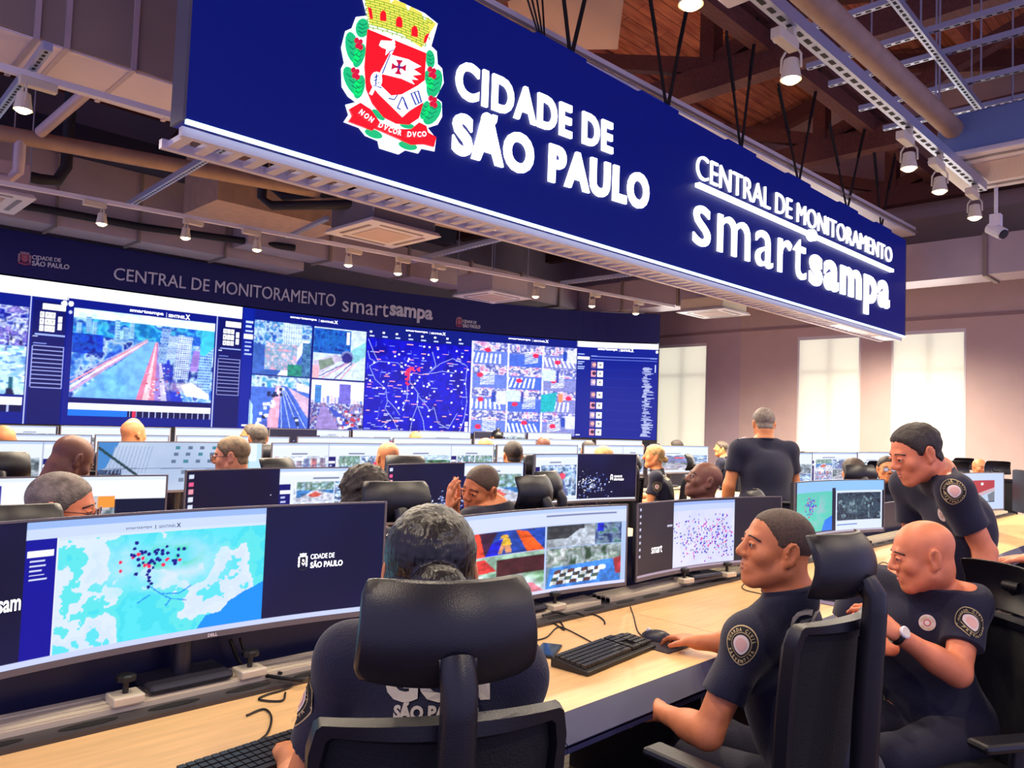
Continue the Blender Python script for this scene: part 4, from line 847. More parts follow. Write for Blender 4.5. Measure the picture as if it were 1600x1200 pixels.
def wallpaper(w, h, seed=2, sparkle=(.5, .62)):
    c = Cv(w, h, (9, 14, 52)).seed(seed); c.noise(0, 0, 1, 1, [(8, 12, 46), (14, 20, 70)], 3); r = c.r
    for k in range(150):
        x = sparkle[0]+.10*r.randn(); y = sparkle[1]+.12*r.randn()+abs(x-sparkle[0])*.4
        if 0 < x < 1 and 0 < y < .97: c.rect(x, y, x+.006+.008*r.rand(), y+.012+.03*r.rand()*(r.rand() > .6), [(235, 240, 255), (150, 170, 235), (90, 110, 200)][k % 3])
    return c
def streetcam(w, h, seed):
    c = Cv(w, h, (150, 170, 200)).seed(seed); r = c.r; k = seed % 6
    if k == 0:
        c.rect(0, 0, 1, .3, (222, 232, 248)); [tower(c, x, .05+.2*r.rand(), x+.1, .5, [(190, 170, 190), (120, 140, 190), (210, 120, 120)][i % 3], (90, 90, 140), 4, 7) for i, x in enumerate(np.linspace(0, .85, 7))]
        c.poly([(0, .5), (1, .45), (1, 1), (0, 1)], (140, 150, 190)); [c.line((0, .55+.1*i), (1, .5+.14*i), (220, 220, 240), .02) for i in range(4)]; cars(c, 30, (0, .5, .9, .95), CARS, .06)
    elif k == 1: c.noise(0, 0, 1, 1, [(20, 60, 40), (60, 130, 90), (150, 190, 200), (40, 90, 70)], 9); c.poly([(.0, .7), (1, .5), (1, .8), (0, 1)], (60, 110, 180)); c.rect(0, 0, 1, .2, (190, 215, 240))
    elif k == 2: c.noise(0, 0, 1, 1, [(70, 100, 170), (230, 240, 250), (120, 160, 210), (60, 70, 110)], 12); c.poly([(.1, 1), (.4, .2), (.55, .2), (.8, 1)], (110, 120, 170)); c.disc(.6, .35, .12, (235, 70, 100))
    elif k == 3: c.rect(0, 0, 1, 1, (60, 120, 190)); c.noise(0, 0, 1, .4, [(170, 200, 230), (90, 130, 110), (200, 215, 230)], 8); c.poly([(0, .9), (.5, .4), (1, .6), (1, 1), (0, 1)], (196, 200, 220)); c.poly([(.35, .62), (.55, .48), (.7, .62), (.5, .8)], (205, 90, 80)); c.rect(.0, .0, .06, 1, (220, 225, 240))
    elif k == 4: c.noise(0, 0, 1, 1, [(210, 225, 240), (120, 150, 180), (70, 110, 100), (235, 240, 250)], 7); [c.rect(.1+.2*i, .3, .22+.2*i, .42, [(220, 60, 80), (240, 240, 250), (40, 60, 140)][i % 3]) for i in range(4)]; c.poly([(0, .6), (1, .5), (1, .75), (0, .95)], (150, 210, 220))
    else: c.noise(0, 0, 1, 1, [(90, 100, 120), (200, 210, 220), (60, 80, 90), (150, 160, 170)], 14); c.poly([(0, 1), (.45, .1), (.6, .1), (.95, 1)], (170, 170, 185)); cars(c, 22, (.2, .3, .8, .9), CARS, .05)
    return c.grain(14, .4)
def browser(w, h, seed, side=True, cams=2, bar=.24):
    c = Cv(w, h, (226, 234, 250)).seed(seed); c.rect(0, 0, 1, .06, (178, 200, 238)); c.rect(.02, .075, .6, .11, (240, 244, 252)); c.rect(.35, bar-.07, .62, bar-.04, (120, 128, 160)); x0 = 0
    if side: x0 = .13; c.rect(0, bar+.02, x0-.01, .96, (4, 14, 110)); c.rect(.005, bar+.12, x0-.015, bar+.18, W_); c.dashes(.02, bar+.2, x0-.03, bar+.5, 4, (190, 200, 245), hgt=.35)
    n = cams; rows = 2 if n > 2 else 1; per = max(1, n//rows)
    for j in range(rows):
        for i in range(per): c.blit(streetcam(60, 46, seed*7+j*3+i*5), x0+.02+(.97-x0)*i/per, bar+(.92-bar)*j/rows, x0+.01+(.97-x0)*(i+1)/per, bar+(.92-bar)*(j+1)/rows-.01)
    c.rect(0, .955, 1, 1, (214, 222, 244)); return c
def mon_map(w=560, h=180):
    c = wallpaper(w, h, 2, (.0, 2)); q = Cv(320, 180, (205, 220, 252)); q.rect(0, 0, 1, .05, (150, 180, 235)); q.rect(0, .05, 1, .13, (196, 212, 248));  q.blit(mapcv(280, 156), .115, .15, 1, 1); q.rect(0, .13, .108, 1, (4, 10, 150)); q.rect(.005, .21, .1, .255, W_); q.seed(3).dashes(.015, .27, .085, .44, 5, (210, 215, 250), hgt=.3); q.rect(.108, .13, .113, 1, W_)
    c.blit(q, .137, .005, .672, .955); c.rect(0, .955, 1, 1, (196, 206, 246)); return c
def mon_cams(w=420, h=144):
    c = Cv(w, h, (176, 198, 240)).seed(5); c.rect(0, .05, 1, .2, (206, 216, 246)); c.rect(.6, .075, .95, .1, (120, 130, 170))
    a = Cv(160, 60, (30, 70, 170)).seed(1); a.rect(.0, 0, .3, 1, (30, 100, 200)); a.poly([(.3, 0), (.45, 0), (.52, 1), (.3, 1)], (230, 70, 50)); a.poly([(.45, 0), (.6, .0), (.5, 1)], (60, 30, 60)); a.disc(.66, .24, .09, (220, 170, 60)); a.poly([(.62, .32), (.70, .32), (.72, .62), (.60, .62)], (235, 190, 60)); a.poly([(.61, .62), (.71, .62), (.72, .95), (.67, .95), (.66, .7), (.64, .95), (.6, .95)], (220, 150, 110)); a.poly([(.75, 0), (.85, .1), (1, 1), (.85, 1)], (240, 90, 30)); a.poly([(.55, .5), (.65, .3), (.6, 1), (.5, 1)], (20, 30, 200))
    b = Cv(160, 60, (150, 160, 170)).seed(2); b.rect(0, 0, .5, .6, (60, 64, 70)); b.poly([(.1, 1), (.45, .2), (.62, .2), (.7, 1)], (180, 190, 205)); b.noise(.65, 0, 1, 1, [(40, 60, 110), (120, 140, 170), (60, 120, 100)], 5); b.rect(.68, 0, .76, .4, (30, 40, 190))
    d = Cv(160, 80, (150, 190, 170)).seed(3); d.noise(0, .4, 1, 1, [(120, 170, 130), (210, 225, 235), (90, 140, 110)], 7); d.poly([(0, .1), (.5, .05), (.6, .35), (.1, .4)], (220, 60, 60)); d.poly([(.3, .85), (.9, .75), (1, 1), (.2, 1)], (225, 130, 150)); d.rect(.6, .1, 1, .5, (70, 30, 40)); d.poly([(.02, .3), (.1, .2), (.2, .8), (.0, .9)], (225, 70, 80))
    e = Cv(180, 80, (120, 160, 190)).seed(4); e.noise(0, 0, 1, .45, [(60, 90, 70), (170, 180, 190), (110, 130, 120), (200, 205, 210)], 9); e.poly([(.05, .5), (.9, .4), (1, 1), (0, 1)], (60, 130, 225))
    for j in range(4):
        for i in range(7):
            if (i+j) % 2 == 0: x = .12+.09*i-.02*j; y = .56+.09*j; e.poly([(x, y), (x+.085, y-.01), (x+.075, y+.085), (x-.01, y+.09)], [(90, 60, 60), (60, 60, 60), (70, 90, 80)][j % 3])
            else: x = .12+.09*i-.02*j; y = .56+.09*j; e.poly([(x, y), (x+.085, y-.01), (x+.075, y+.085), (x-.01, y+.09)], (225, 230, 230))
    e.disc(.75, .6, .12, (230, 240, 250), .07); e.poly([(.9, .4), (1, .35), (1, .8), (.93, .8)], (190, 60, 70))
    [q.grain(16, .35) for q in (a, b, d, e)]; c.blit(a, .0, .21, .595, .47); c.blit(b, .605, .21, .975, .47); c.blit(d, .0, .48, .595, .955); c.blit(e, .605, .48, .975, .955); c.rect(0, .955, 1, 1, (214, 214, 244)); return c
def mon_dots(w=390, h=140):
    c = Cv(w, h, (40, 34, 44)).seed(3); c.noise(0, 0, 1, 1, [(38, 33, 44), (52, 44, 50)], 3)  # brown reflection on the dark wallpaper is painted into the picture
    q = Cv(200, 130, (210, 214, 246)); q.rect(0, 0, 1, .05, (150, 175, 235)); q.rect(.0, .05, 1, .14, (190, 204, 244)); q.blit(dotmap(200, 112), 0, .14, 1, 1); c.blit(q, .27, .02, .70, .96); c.rect(0, .962, 1, 1, (170, 150, 170))
    for k in range(8): c.rect(.012, .06+.09*k, .026, .095+.09*k, (190, 190, 215))
    c.rect(.222, .26, .262, .29, (60, 40, 60)); c.rect(.222, .33, .262, .36, (190, 190, 210)); return c
def mon_night(w=240, h=100):
    c = Cv(w, h, (24, 26, 40)).seed(8); c.rect(.03, 0, 1, .2, (140, 190, 236)); c.rect(.03, .2, .485, .94, (84, 196, 178)); c.noise(.03, .2, .485, .94, [(60, 190, 170), (150, 190, 200), (70, 205, 180), (120, 180, 190)], 4, alpha=.9)
    for k in range(60): c.disc(.22+.03*c.r.randn()+.0, .45+.1*c.r.randn(), .016, [(60, 40, 200), (200, 40, 140), (50, 60, 210)][k % 3])
    c.poly([(.36, .94), (.4, .74), (.485, .66), (.485, .94)], (20, 120, 235)); c.rect(.485, .14, .52, .96, (16, 20, 50)); c.rect(.525, .2, .985, .96, (214, 226, 244))
    c.noise(.54, .24, .97, .78, [(16, 24, 36), (60, 84, 104), (20, 32, 44), (130, 160, 175)], 12, 4); c.noise(.6, .3, .86, .7, [(90, 130, 140), (40, 60, 70), (150, 180, 190)], 9, 3, alpha=.6); c.rect(.54, .85, .75, .87, (80, 120, 200)); c.rect(0, .965, 1, 1, (180, 170, 190)); return c
def mon_red(w=120, h=96):
    c = Cv(w, h, (190, 206, 236)); c.rect(0, 0, .35, 1, (205, 220, 226)); c.noise(0, 0, .35, 1, [(225, 235, 235), (170, 180, 180), (210, 220, 215)], 4); c.rect(.38, .2, .88, .78, (176, 52, 60)); c.poly([(.38, .72), (.88, .4), (.88, .52), (.4, .78)], (196, 170, 180)); c.poly([(.42, .78), (.88, .5), (.88, .78)], (176, 200, 226)); c.disc(.7, .3, .04, (235, 235, 240)); c.rect(.38, .78, .88, .8, (40, 50, 80)); c.poly([(.78, .6), (.88, .5), (.88, .78), (.8, .78)], (110, 120, 130)); return c
def mon_building(w=220, h=74):
    c = Cv(w, h, (176, 194, 222)).seed(3); c.noise(0, 0, 1, 1, [(166, 186, 218), (190, 206, 230)], 4); c.poly([(0, 0), (.12, 0), (.05, .5), (0, .6)], (60, 130, 200)); c.noise(0, .55, .14, 1, [(10, 24, 50), (60, 90, 130), (20, 40, 70)], 5)
    for i in range(11): c.line((.1+.022*i, .08), (.06+.022*i, .62), (140, 160, 200), .012)
    for i in range(7):
        for j in range(3): x, y = .46+.075*i-.012*j, .08+.14*j; c.rect(x, y, x+.028, y+.07, (90, 110, 140) if (i+j) % 3 else (60, 130, 150))
        for j in range(2): x, y = .50+.065*i-.012*j, .58+.16*j; c.rect(x, y, x+.03, y+.08, (110, 126, 150))
    c.line((.02, .52), (.84, .56), (120, 136, 170), .02); c.line((0, .1), (.36, .97), (12, 60, 70), .05); c.rect(.85, 0, 1, 1, (190, 222, 240)); c.rect(.87, 0, .97, .4, (225, 238, 250)); c.noise(.85, .4, .92, 1, [(60, 170, 190), (150, 210, 220)], 4); return c
def mon_split(seed, left=True, w=220, h=72, cut=.5, cams=4, spark=None, icons=False):
    c = wallpaper(w, h, seed, spark or ((.38, .72) if left else (.6, .6))); q = browser(110, h, seed, True, cams)
    if left: c.blit(q, cut, .0, .985, .96)
    else: c.blit(q, .0, .0, cut, .96)
    c.rect(0, .962, 1, 1, (40, 50, 110) if left else (226, 230, 246))
    if icons:
        for k in range(8): c.rect(.015, .05+.11*k, .035, .11+.11*k, [(210, 220, 250), (230, 90, 140), (230, 150, 170), (220, 225, 245)][k % 4])
    return c
def mon_two(seed, w=180, h=56, cut=.58, cams=(1, 2)):
    c = Cv(w, h); c.blit(browser(100, h, seed, False, cams[0], .3), 0, 0, cut, 1); c.blit(browser(90, h, seed+3, True, cams[1], .3), cut, 0, 1, 1); c.rect(cut-.004, 0, cut, 1, (150, 160, 190)); return c
def mon_white(seed, w=120, h=40):
    c = browser(w, h, seed, False, 3, .34); return c

# ------------------------------------------------------------------ monitors
def monitor(x0, x1, y, ztop, yaw, cv, label, group=None, R=2.6, H=.372, detail=True, tilt=0.):
    W = math.hypot(x1-x0, 0)/max(math.cos(yaw), .5); hw = W/2; r = thing('curved_monitor', label, 'monitor', ((x0+x1)/2, y, DZ+.036), yaw, group)
    zc = ztop-H/2-(DZ+.036); us = np.linspace(-hw, hw, 17)
    def yo(u): return -(u*u)/(2*R)
    F = [[(u, yo(u), zc+s*H/2) for u in us] for s in (-1, 1)]; Bk = [[(u*.98, yo(u)+.035, zc+s*(H/2-.008)) for u in us] for s in (-1, 1)]
    b = MB(); b.slab(F, Bk); b.build('housing', BEZEL, r)
    b = MB()
    for s, t in ((1, .006), (-1, .016)): b.slab([[(u, yo(u)-.004, zc+s*H/2-(t if s > 0 else 0)) for u in us], [(u, yo(u)-.004, zc+s*H/2+(0 if s > 0 else t)) for u in us]], [[(u, yo(u)+.002, zc+s*H/2-(t if s > 0 else 0)) for u in us], [(u, yo(u)+.002, zc+s*H/2+(0 if s > 0 else t)) for u in us]])
    for s in (-1, 1): b.box((s*(hw-.004)-.004, yo(hw)-.004, zc-H/2), (s*(hw-.004)+.004, yo(hw)+.004, zc+H/2))
    b.build('bezel', BEZELTOP, r)
    def fn(u, v): uu = (u-.5)*2*(hw-.009); return np.stack([uu, -(uu*uu)/(2*R)-.003, zc-H/2+.017+(H-.024)*v], 1)
    picture_mesh('screen', cv, fn, r, SCREEN)
    def sfn(u, v, off=-.005): uu = (u-.5)*2*(hw-.009); return (uu, -(uu*uu)/(2*R)+off, zc-H/2+.017+(H-.024)*v)
    b = MB(); b.box((-.035, .035, zc-.1), (.035, .075, zc+.06)); b.tube([(0, .055, .02), (0, .055, zc-.03)], .026, 14); b.build('stand_neck', DARKPL, r, smooth='auto')
    b = MB(); b.box((-.12, -.035, 0), (.12, .115, .024)); b.build('stand_base', DARKPL, r, bevel=.012)
    if detail:
        for s in (-1, 1):
            b = MB(); b.box((s*.175-.04, -.05, -.006), (s*.175+.04, .02, .018)); k = b.build('clamp', ALU, r, bevel=.004)
            b = MB(); b.lathe([(.008, .0), (.008, .03), (.026, .034), (.026, .046), (.018, .05)], 9, Matrix.Translation((s*.175, -.015, .018))); b.build('clamp_knob', BLACKPL, k)
    return r, sfn
def mon_text(r, sfn, items, m=None, name='screen_lettering'):
    b = MB()
    for (body, u0, u1, v0, v1, bold) in items: lettering(b, body, lambda u, v, w: sfn(u0+(u1-u0)*u, v0+(v1-v0)*v), bold)
    return b.build(name, m or UIWHITE, r)
def mon_crest(r, sfn, u0, u1, v0, v1):
    return crest(r, lambda u, v, l: sfn(u0+(u1-u0)*u, v0+(v1-v0)*v, -.0045-.0004*l), 'screen_crest', [UIWHITE, UIDARK])
G1 = None
m, s = monitor(.33, 1.545, 2.205, 1.272, 0, mon_map(), 'wide curved monitor showing a cyan map, nearest at left', detail=True, H=.374)
mon_text(m, s, [('smartsam', .03, .134, .40, .50, .02), ('CIDADE DE', .796, .862, .52, .565, .01), ('SÃO PAULO', .796, .886, .44, .505, .03)]); mon_crest(m, s, .762, .788, .43, .58)
mon_text(m, s, [('smartsampa', .335, .392, .885, .91, .0), ('|', .400, .4015, .88, .912, 0), ('SENTINEL', .408, .448, .885, .907, 0), ('X', .449, .459, .882, .915, .03)], UIDARK)
b = MB(); lettering(b, 'DELL', lambda u, v, w: (.105+.028*u-.06, -.0085, 1.272-DZ-.036-.374+.004+.009*v), .03); b.build('brand_lettering', SILVER, m)
m, s = monitor(1.70, 2.90, 2.205, 1.197, 0, mon_cams(), 'wide monitor with four street camera pictures, beside the woman\'s head')
m, s = monitor(3.03, 4.2, 2.16, 1.19, -.13, mon_dots(), 'curved monitor with a white map full of purple dots')
mon_text(m, s, [('smart', .105, .185, .30, .40, .0)])
m, s = monitor(4.68, 5.82, 2.16, 1.243, -.12, mon_night(), 'monitor split between a green map and a dark night camera view')
monitor(7.62, 8.86, 2.1, 1.235, -.1, mon_red(150, 80), 'far front-row monitor showing a red picture, right of the leaning officer')
monitor(7.15, 7.95, 1.35, 1.30, .75, mon_white(5), 'monitor cut by the right edge of the photo', detail=False)
# second row
def a_ui(w=220, h=72):
    c = Cv(w, h, (238, 244, 252)).seed(2); c.rect(0, 0, 1, .06, (220, 230, 250)); c.rect(.30, .1, .44, .5, (8, 20, 150)); c.rect(.31, .44, .43, .49, W_); c.rect(.15, .28, .28, .34, (30, 40, 110)); c.blit(streetcam(60, 40, 5), .52, .27, .82, .98); c.poly([(.5, .62), (.8, .72), (.8, 1), (.5, 1)], (150, 190, 225)); c.rect(.66, .28, .80, .45, (200, 190, 190)); c.rect(.76, .27, .82, .42, (235, 150, 60)); c.rect(.82, .3, 1, .6, (10, 20, 50)); c.noise(.82, .62, 1, 1, [(150, 180, 225), (200, 215, 240)], 3); c.dashes(.05, .5, .28, .9, 4, (150, 160, 190), hgt=.12); return c
G2 = 'second row monitors'
monitor(.27, 1.49, 3.95, 1.235, 0, a_ui(), 'second-row monitor with a white window, behind the grey-haired man', G2)
m, s = monitor(1.575, 2.75, 3.95, 1.255, 0, mon_split(21, True, cut=.47, icons=True, spark=(.4, .8)), 'second-row monitor with city wallpaper left and street window right, behind the curly hair', G2)
mon_text(m, s, [('smartsampa', .12, .30, .06, .17, .02)])
monitor(2.80, 4.02, 3.95, 1.27, .0, mon_split(33, True, cut=.57, cams=1, spark=(.44, .72), icons=True), 'second-row monitor behind the officer with clasped hands', G2)
m, s = monitor(4.0, 5.1, 3.78, 1.335, -.08, mon_split(14, False, cut=.44, cams=1, spark=(.56, .62)), 'second-row monitor with a camera window left and navy wallpaper right', G2)
mon_text(m, s, [('CIDADE DE', .80, .875, .49, .535, .02), ('SÃO PAULO', .80, .89, .42, .475, .04)]); mon_crest(m, s, .765, .79, .40, .56)
monitor(8.32, 9.5, 3.72, 1.345, -.05, mon_split(9, False, cut=.99, cams=4), 'blue-lit monitor of the right-hand second row, below the window', G2)
monitor(7.1, 8.25, 3.72, 1.345, -.05, mon_white(11), 'monitor partly hidden behind the standing officer in shirt and belt', G2)
monitor(9.6, 10.8, 3.72, 1.345, -.05, mon_white(16), 'right-hand second-row monitor behind the leaning officer\'s face', G2)
# third row
G3 = 'third row monitors'
T3 = [(.42, 1.64, mon_two(5, cut=.8), 'third-row monitor showing highways, left of the bowed bald officer', 0), (1.70, 2.90, mon_building(), 'third-row monitor showing a tall pale building facade', 0), (2.98, 4.10, mon_two(6, cut=.5), 'third-row monitor with two street windows', 0), (4.15, 5.41, mon_two(7, cut=.6), 'third-row monitor with trees and blue pool pictures', 0), (5.45, 6.72, mon_white(3), 'white third-row monitor left of the navy wallpaper monitor', 0), (6.84, 8.02, mon_two(12, cut=.7), 'third-row monitor left of the blonde woman', 0), (8.06, 9.5, mon_white(8), 'third-row monitor right of the blonde woman', 0)]
for (a, b_, cv, lab, yw) in T3: monitor(a, b_, 5.75, 1.325, yw, cv, lab, G3, detail=False)
G4 = 'fourth row monitors'
for i, (a, b_) in enumerate(((.95, 2.19), (2.23, 2.88), (2.93, 4.12), (4.21, 5.42), (5.47, 6.72), (6.77, 7.95), (8.0, 9.2), (9.3, 10.5))):
    monitor(a, b_, 7.55, 1.31+.004*i, 0, mon_white(20+i), 'thin visible strip of a white fourth-row monitor, %s from the left' % ORD[i], G4, detail=False)
G5 = 'fifth row monitors'
for i, (a, b_) in enumerate(((1.2, 2.36), (2.38, 3.53), (3.58, 4.66), (4.76, 5.98), (6.02, 7.15), (7.2, 8.24), (8.3, 9.5), (9.55, 10.7))):
    monitor(a, b_, 9.25, 1.345+.008*i, 0, mon_white(40+i) if i % 3 else mon_split(40+i, True, cut=.6, cams=2, w=120, h=40), 'thin visible strip of a fifth-row monitor below the LED wall, %s from the left' % ORD[i], G5, detail=False)

# ------------------------------------------------------------------ things on the front desk
KEYB = mat('black_keyboard', (30, 28, 28), .5); KEYCAP = mat('black_keycaps', (44, 42, 42), .45); PALEKEY = mat('keycap_gloss', (96, 92, 88), .4)
def keyboard(p, rz, label, capm=KEYCAP):
    r = thing('keyboard', label, 'keyboard', p, rz)
    b = MB(); b.prism([(-.075, 0), (.075, 0), (.075, .028), (.06, .03), (-.075, .014)], lambda y, z: (-.225, y, z), lambda y, z: (.225, y, z)); b.build('case', KEYB, r, bevel=.003)
    b = MB()
    for row in range(6):
        y = .058-.0215*row; n = 15
        for k in range(n):
            if row == 5 and 4 <= k <= 8:
                if k > 4: continue
                x0, x1 = -.215+.0195*4, -.215+.0195*9-.002
            else: x0 = -.215+.0195*k; x1 = x0+.0165
            z = .021+.012*(y+.075)/.15; b.box((x0, y-.009, z-.006), (x1, y+.009, z+.006))
        for k in range(3 if row in (0, 1, 2, 5) else 1): x0 = .088+.0185*k; b.box((x0, y-.009, .018+.012*(y+.075)/.15), (x0+.0155, y+.009, .027+.012*(y+.075)/.15))
        if row > 0:
            for k in range(4): x0 = .148+.0185*k; b.box((x0, y-.009, .018+.012*(y+.075)/.15), (x0+.0155, y+.009, .027+.012*(y+.075)/.15))
    b.build('keys', capm, r); return r
DT = DZ+.001
keyboard((2.19, 1.69, DT), .10, 'black keyboard lying on the desk between the woman and the mouse hand')
keyboard((4.60, 1.60, DT), .02, 'keyboard with shiny keys on the desk left of the bald officer\'s shirt', PALEKEY)
keyboard((.93, 1.66, DT), .08, 'keyboard mostly hidden by the woman at the lower edge')
def mouse(p, rz, label):
    r = thing('computer_mouse', label, 'mouse', p, rz); b = MB(); P = []
    for t in np.linspace(0, 1, 9):
        y = -.055+.11*t; hw = .031*math.sqrt(max(0, 1-(2*t-1)**4))*.98+.001; hz = .036*math.sqrt(max(0, 1-(1.7*t-.75)**2))*.95+.004
        P.append([(hw*math.cos(a), y, max(0, hz*math.sin(a))) for a in np.linspace(0, PI, 9)])
    b.grid(P); b.build('shell', DARKPL, r, smooth=True); b = MB(); b.tube([(-.004, .03, .032), (.004, .03, .032)], .008, 10); b.build('wheel', SILVER, r); return r
MP = (2.51, 1.70, DT+.004)
mouse(MP, .35, 'black mouse under the right hand of the man in profile')
b = MB(); b.box((-.10, -.09, 0), (.10, .09, .003)); one('mouse_pad', 'dark mouse pad beside the black keyboard', 'mouse pad', b, mat('pad_cloth', (60, 50, 58), .9), bevel=.001).location = (2.50, 1.66, DT)
mouse((3.80, 1.56, DT+.004), .3, 'mouse on the desk behind the empty headrest'); b = MB(); b.box((-.11, -.09, 0), (.11, .09, .003)); one('mouse_pad', 'lilac-grey mouse pad under the mouse behind the empty headrest', 'mouse pad', b, mat('pad_lilac', (120, 110, 140), .9)).location = (3.80, 1.53, DT)
r = thing('mobile_phone', 'black phone lying face up on the desk beside the large headrest', 'phone', (2.075, 1.86, DT), -1.05)
b = MB(); b.box((-.037, -.078, 0), (.037, .078, .009)); b.build('case', BLACKPL, r, bevel=.004); b = MB(); b.box((-.033, -.07, .009), (.033, .07, .0096)); b.build('screen', mat('phone_glass', (24, 30, 54), .12), r)
def cable(pts, label, r_=.0026, z=DT+.003, group=None, lift=None):
    P = [at(x, y, Z=z+(lift[i] if lift else 0)) for i, (x, y) in enumerate(pts)]; P = catmull(P, 8) if len(P) > 2 else P
    b = MB(); b.tube([tuple(p) for p in P], r_, 6); return one('cable', label, 'cable', b, CABLE, group)
cable([(940, 1012), (905, 993), (878, 980), (868, 982), (855, 995), (840, 1000)], 'thin keyboard cable curving over the desk right of the headrest')
cable([(845, 958), (862, 955), (876, 972), (882, 984), (872, 978), (855, 966)], 'looped cable lying at the rail beside the headrest', .003)
cable([(848, 962), (868, 957), (885, 960), (900, 958), (912, 962)], 'bundled black cables along the rail beside the headrest', .005, lift=[.02]*5)
cable([(985, 948), (990, 962), (996, 985), (1006, 996)], 'mouse cable running down from the rail to the mouse')
cable([(920, 958), (935, 963), (944, 970), (945, 975)], 'short cable end sticking out of the rail', .003)
cable([(1175, 905), (1160, 915), (1165, 922), (1190, 928)], 'cable behind the man in profile at the rail')
cable([(1345, 905), (1375, 880), (1390, 882), (1405, 893)], 'thin cable curling behind the keyboard with shiny keys')
cable([(470, 1060), (450, 1075), (418, 1085), (405, 1093), (440, 1095), (446, 1082)], 'looped cable on the desk left of the woman, near the rail', .003)
cable([(385, 1118), (412, 1108), (424, 1120), (418, 1145), (398, 1165), (400, 1190)], 'cable looping towards the lower edge on the left desk', .003)
cable([(360, 1000), (372, 1030), (392, 1050), (430, 1058), (475, 1064)], 'black cable hanging from the map monitor to the rail', .006, lift=[.12, .05, .02, .02, .02])
cable([(375, 998), (385, 1025), (405, 1046), (440, 1052)], 'second black cable hanging beside the map monitor stand', .005, lift=[.12, .05, .02, .02])
# ------------------------------------------------------------------ office chairs (built once, then copied)
MESHNET = mat('black_mesh_net', (9, 10, 16), .8, bump=.4, bscale=260)
SEATF = mat('black_seat_fabric', (12, 12, 18), .9, bump=.2, bscale=200)
CHAIRPL = mat('chair_black_plastic', (17, 18, 28), .38, bump=.10, bscale=420)
def make_chair():
    r = thing('office_chair', 'black office chair', 'chair', (0, 0, 0))
    b = MB(); b.box((-.24, -.22, .435), (.24, .25, .505)); b.build('seat', SEATF, r, bevel=.03, seg=3)
    def by(x, z): return -.235-.10*((z-.56)/.52)**1.5*.55 + .05*(x/.2)**2
    def hw(z): t = (z-.56)/.49; return .180+.024*t-.010*max(0, t-.93)/.07
    zs = np.linspace(.56, 1.05, 13)
    b = MB()
    Fr = [[(hw(z)*s, by(hw(z)*s, z), z) for s in np.linspace(-1, 1, 13)] for z in zs]
    b.slab(Fr, [[(x, y-.008, z) for x, y, z in row] for row in Fr]); net = b.build('backrest', MESHNET, r, smooth='auto')
    loop = [(hw(z), by(hw(z), z), z) for z in zs]+[(hw(1.05)*s, by(hw(1.05)*s, 1.05), 1.057) for s in np.linspace(.955, -.955, 13)]+[(-hw(z), by(hw(z), z), z) for z in zs[::-1]]+[(hw(.56)*s, by(hw(.56)*s, .56), .555) for s in np.linspace(-.9, .9, 9)]
    b = MB(); n = len(loop); rows = []
    for i in range(n+1):
        p = Vector(loop[i % n]); c = Vector((0, p.y, .82)); o = (p-c); o.y = 0; o.normalize(); back = Vector((0, -1, 0))
        rows.append([p+o*.018+back*.028, p+o*.022-back*.002, p+o*.006-back*.016, p-o*.016-back*.012, p-o*.018+back*.012, p-o*.006+back*.03])
    b.grid(rows, closed=True); b.build('back_frame', CHAIRPL, net, smooth='auto')
    b = MB(); b.tube([(0, -.30, .50), (0, -.325, .62), (0, -.335, .85), (0, -.345, 1.03)], [.03, .034, .034, .032], 10); b.box((-.06, -.30, .44), (.06, -.05, .47)); b.tube([(0, -.28, .455), (0, -.30, .5)], .03, 10); b.build('spine', CHAIRPL, r, smooth='auto')
    b = MB(); b.tube([(0, -.345, 1.0), (0, -.352, 1.10), (0, -.352, 1.14), (0, -.325, 1.175)], [.032, .030, .030, .030], 12)
    b.tube([(-.03, -.318, 1.17), (.03, -.318, 1.17)], .02, 10); b.build('headrest_stem', CHAIRPL, r, smooth='auto')
    Fh, Bh = [], []
    for j in range(9):
        v = j/8; z = 1.128+.165*v; e = abs(2*v-1)**7; w = (.155-.012*v)*(1-.07*e); yy = -.295-.03*math.sin(v*PI)+.012*v
        row = [(w*s, yy+.055*s*s, z-.004*abs(s)**6*(1 if v > .5 else -1)) for s in np.linspace(-1, 1, 17)]
        Fh.append(row); Bh.append([(x*.985, y-.02+.007*e, zz) for x, y, zz in row])
    b = MB(); b.slab(Fh, Bh); b.build('headrest', CHAIRPL, r, smooth='auto', bevel=.006)
    for s in (-1, 1):
        b = MB(); b.tube([(s*.20, .02, .44), (s*.27, .0, .46), (s*.285, -.01, .52), (s*.285, -.02, .655)], [.018, .02, .024, .02], 10); a = b.build('armrest', CHAIRPL, r, smooth='auto')
        b = MB(); b.box((s*.285-.04, -.14, .655), (s*.285+.04, .13, .682)); b.build('arm_pad', CHAIRPL, a, bevel=.012)
    b = MB(); b.tube([(0, 0, .10), (0, 0, .26)], .027, 12); b.tube([(0, 0, .26), (0, 0, .435)], .018, 12); b.build('gas_lift', BLACKPL, r, smooth='auto')
    b = MB()
    for k in range(5):
        a = k*2*PI/5+.3; c, s = math.cos(a), math.sin(a); b.tube([(.02*c, .02*s, .115), (.16*c, .16*s, .10), (.31*c, .31*s, .072)], [.032, .026, .018], 8)
    b.build('star_base', BLACKPL, r, smooth='auto')
    for k in range(5):
        a = k*2*PI/5+.3; c, s = math.cos(a), math.sin(a); b = MB()
        for d in (-.016, .016): b.tube([(.31*c-s*(d-.008), .31*s+c*(d-.008), .028), (.31*c-s*(d+.008), .31*s+c*(d+.008), .028)], .028, 12)
        b.tube([(.31*c, .31*s, .03), (.31*c, .31*s, .075)], .01, 8); b.build('caster', BLACKPL, r, smooth='auto')
    return r
CHAIR0 = make_chair(); _used = [0]
